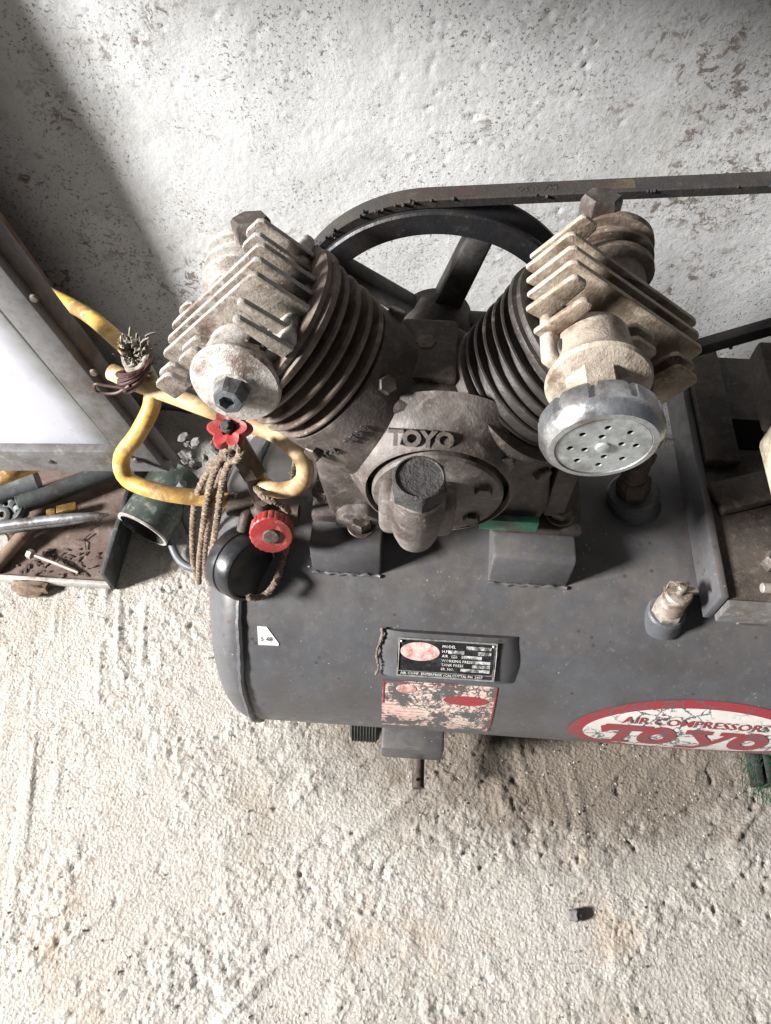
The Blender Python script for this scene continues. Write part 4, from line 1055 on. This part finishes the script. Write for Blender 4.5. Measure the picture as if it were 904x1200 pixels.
# green pipe
mth = at(167, 621, z=.046); tail = Vector((mth.x+.036, mth.y+.088, .056)); ax_ = tail-mth; f = frame(mth, ax_); L = ax_.length
pip = thing('green_pipe', 'short wide green-painted pipe lying open end forward between tray and rope', 'pipe', (mth.x, mth.y, 0))
b = bmesh.new(); lathe(b, [(.0345, 0), (.0365, 0), (.0368, .002), (.0368, L), (.0345, L), (.0345, 0)], f, 64, close=False); emit('pipe_wall', b, 'greenpipe', pip)
b = bmesh.new(); lathe(b, [(.0330, -.0006), (.0372, -.0006), (.0374, .0022), (.0362, .0024)], f, 64, close=False); emit('pipe_rim', b, 'traylip', pip)
b = bmesh.new(); lathe(b, [(.0332, .003), (.0332, L-.003)], f, 48, close=False); lathe(b, [(.0332, L*.9), (0, L*.9)], f, 48, close=False); emit('pipe_inside', b, 'pipein', pip)
b = bmesh.new(); pp = f @ (Matrix.Rotation(R(200), 3, 'Z') @ Vector((.037, 0, .02))); bmesh.ops.create_icosphere(b, subdivisions=2, radius=.003, matrix=Matrix.Translation(at(155, 594, z=.078))); emit('weld_spot', b, 'darktube', pip)

# clutter at the foot of the wall behind the valves
clb = bmesh.new()
for k in range(14):
    c = at(random.uniform(212, 262), random.uniform(512, 548), z=.03); 
    bmesh.ops.create_icosphere(clb, subdivisions=2, radius=random.uniform(.005, .013), matrix=Matrix.Translation(c) @ Matrix.Rotation(random.random()*3, 4, 'Y') @ Matrix.Diagonal((1, .7, .5, 1)))
for v in clb.verts: v.co += Vector((random.uniform(-1, 1), random.uniform(-1, 1), random.uniform(-1, 1)))*.0012
tag(emit('rubble', clb, 'stone', smooth=0), 'heap of dark rubble at the foot of the wall behind the rope', 'rubble', kind='stuff')

# green bristle brush at the right edge
br = thing('bristle_brush', 'green bristle brush with dark ribbed back at the right edge below the tank', 'brush', (.47, -.10, 0))
b = bmesh.new()
for k in range(7): bx(b, (.433+k*.012, -.135, .003), (.441+k*.012, .02, .026), bev=.002)
emit('brush_back', b, 'ribbed', br)
b = bmesh.new()
for k in range(1500):
    x = random.uniform(.424, .52); y = random.uniform(-.145, -.03); s = Vector((x, y, random.uniform(.002, .03)))
    dd = Vector((random.uniform(-.5, .5), -random.uniform(.2, 1), random.uniform(-.3, .7)))
    if x < .445: dd.x -= .5
    dd = dd.normalized()*random.uniform(.010, .026); sd = Vector((.0005, .0002, 0)); e = s+dd; mdl = s+dd*.5+Vector((0, 0, .003))
    a_, b_, c_, d_, e_ = b.verts.new(s-sd), b.verts.new(s+sd), b.verts.new(mdl+sd), b.verts.new(mdl-sd), b.verts.new(e)
    b.faces.new((a_, b_, c_, d_)); b.faces.new((d_, c_, e_))
o = emit('bristles', b, 'greenbr', br, 0); o['kind'] = 'stuff'

# pebbles
def pebble(px, py, r, label, sc=(1, .8, .6), mat='stone', group=None):
    c = at(px, py, z=.0); b = bmesh.new(); bmesh.ops.create_icosphere(b, subdivisions=3, radius=r, matrix=Matrix.Diagonal((*sc, 1)))
    for v in b.verts: v.co *= 1+.12*math.sin(v.co.x*900+px)+.1*math.sin(v.co.y*700+py)
    xf(b, Matrix.Translation((c.x, c.y, r*.45))); tag(emit('pebble', b, mat), label, 'pebble', group)
pebble(673, 1073, .0075, 'dark grey pebble lying alone on the cement below the oval decal', (1.1, .8, .8))
pebble(38, 668+22, .016, 'brown stone on the floor just in front of the tray', (1.6, .9, .5), 'wood')

def grit(n, seed):
    g = np.random.default_rng(seed); V = []; Fc = []
    base = np.array([(1, 0, 0), (-1, 0, 0), (0, 1, 0), (0, -1, 0), (0, 0, 1), (0, 0, -1)], float)
    tri = [(0, 2, 4), (2, 1, 4), (1, 3, 4), (3, 0, 4), (2, 0, 5), (1, 2, 5), (3, 1, 5), (0, 3, 5)]
    for k in range(n):
        x, y = g.uniform(-.62, .5), g.uniform(-.46, .33)
        if g.random() < .12: x, y = g.normal(.2, .16), g.normal(-.15, .07)
        r_ = .0005+.0013*g.random()**4; p = base*g.uniform(.6, 1.3, (6, 3))*r_*np.array([1.2, 1, .7]); a = g.uniform(0, 6.28)
        c_, s_ = math.cos(a), math.sin(a); p = np.stack([p[:, 0]*c_-p[:, 1]*s_, p[:, 0]*s_+p[:, 1]*c_, p[:, 2]], -1)
        V += [tuple(q) for q in p+np.array([x, y, .0005+r_*.3])]; Fc += [tuple(6*k+i_ for i_ in f_) for f_ in tri]
    me = bpy.data.meshes.new('grit'); me.from_pydata(V, [], Fc); me.materials.append(M['grit']); o = bpy.data.objects.new('grit', me); C.objects.link(o)
    return tag(o, 'loose sand grains and tiny stones scattered over the rough cement floor', 'grit', kind='stuff')
M['grit'] = grimy('loose_grit', (.40, .37, .33), (.26, .23, .20), (.50, .47, .43), .9, .0, .5, .5, .0003, scale=.8)
grit(3800, 5)
# beam added out of view to cast soft shade along the wall top
LP_ = Vector((-3.35, -1.22, 2.0))
def up_light(w, y):
    t = (w.y-y)/(w.y-LP_.y); return w+(LP_-w)*t
q1, q2 = up_light(at(440, 0, y=WALL_Y), .10), up_light(at(904, 78, y=WALL_Y), .10)
dq = q2-q1; q1 = q1-dq*.6; q2 = q2+dq*1.5; up_ = Vector((0, 0, .22)); th_ = Vector((0, .03, 0))
b = bmesh.new(); vs = [b.verts.new(p) for p in (q1, q2, q2+up_, q1+up_, q1+th_, q2+th_, q2+up_+th_, q1+up_+th_)]
for f_ in ((0, 1, 2, 3), (7, 6, 5, 4), (0, 4, 5, 1), (1, 5, 6, 2), (2, 6, 7, 3), (3, 7, 4, 0)): b.faces.new([vs[k] for k in f_])
tag(emit('shade_beam', b, 'wood', smooth=0), 'unseen beam added overhead to cast soft shade on the wall at the top right', 'beam')
# plank added left of the view to cast slanted shade on the wall
b = bmesh.new(); m = Matrix(((1, 0, 0, 0), (0, 0, 1, 0), (0, 1, 0, 0), (0, 0, 0, 1)))
prism(b, [(-.36, -.0), (-.50, .75), (-1.0, .75), (-1.0, 0)], .29, .31, m, .002, 1)
plank = tag(emit('shade_plank', b, 'wood'), 'unseen plank added at the far left to cast the slanted shade on the wall', 'plank')
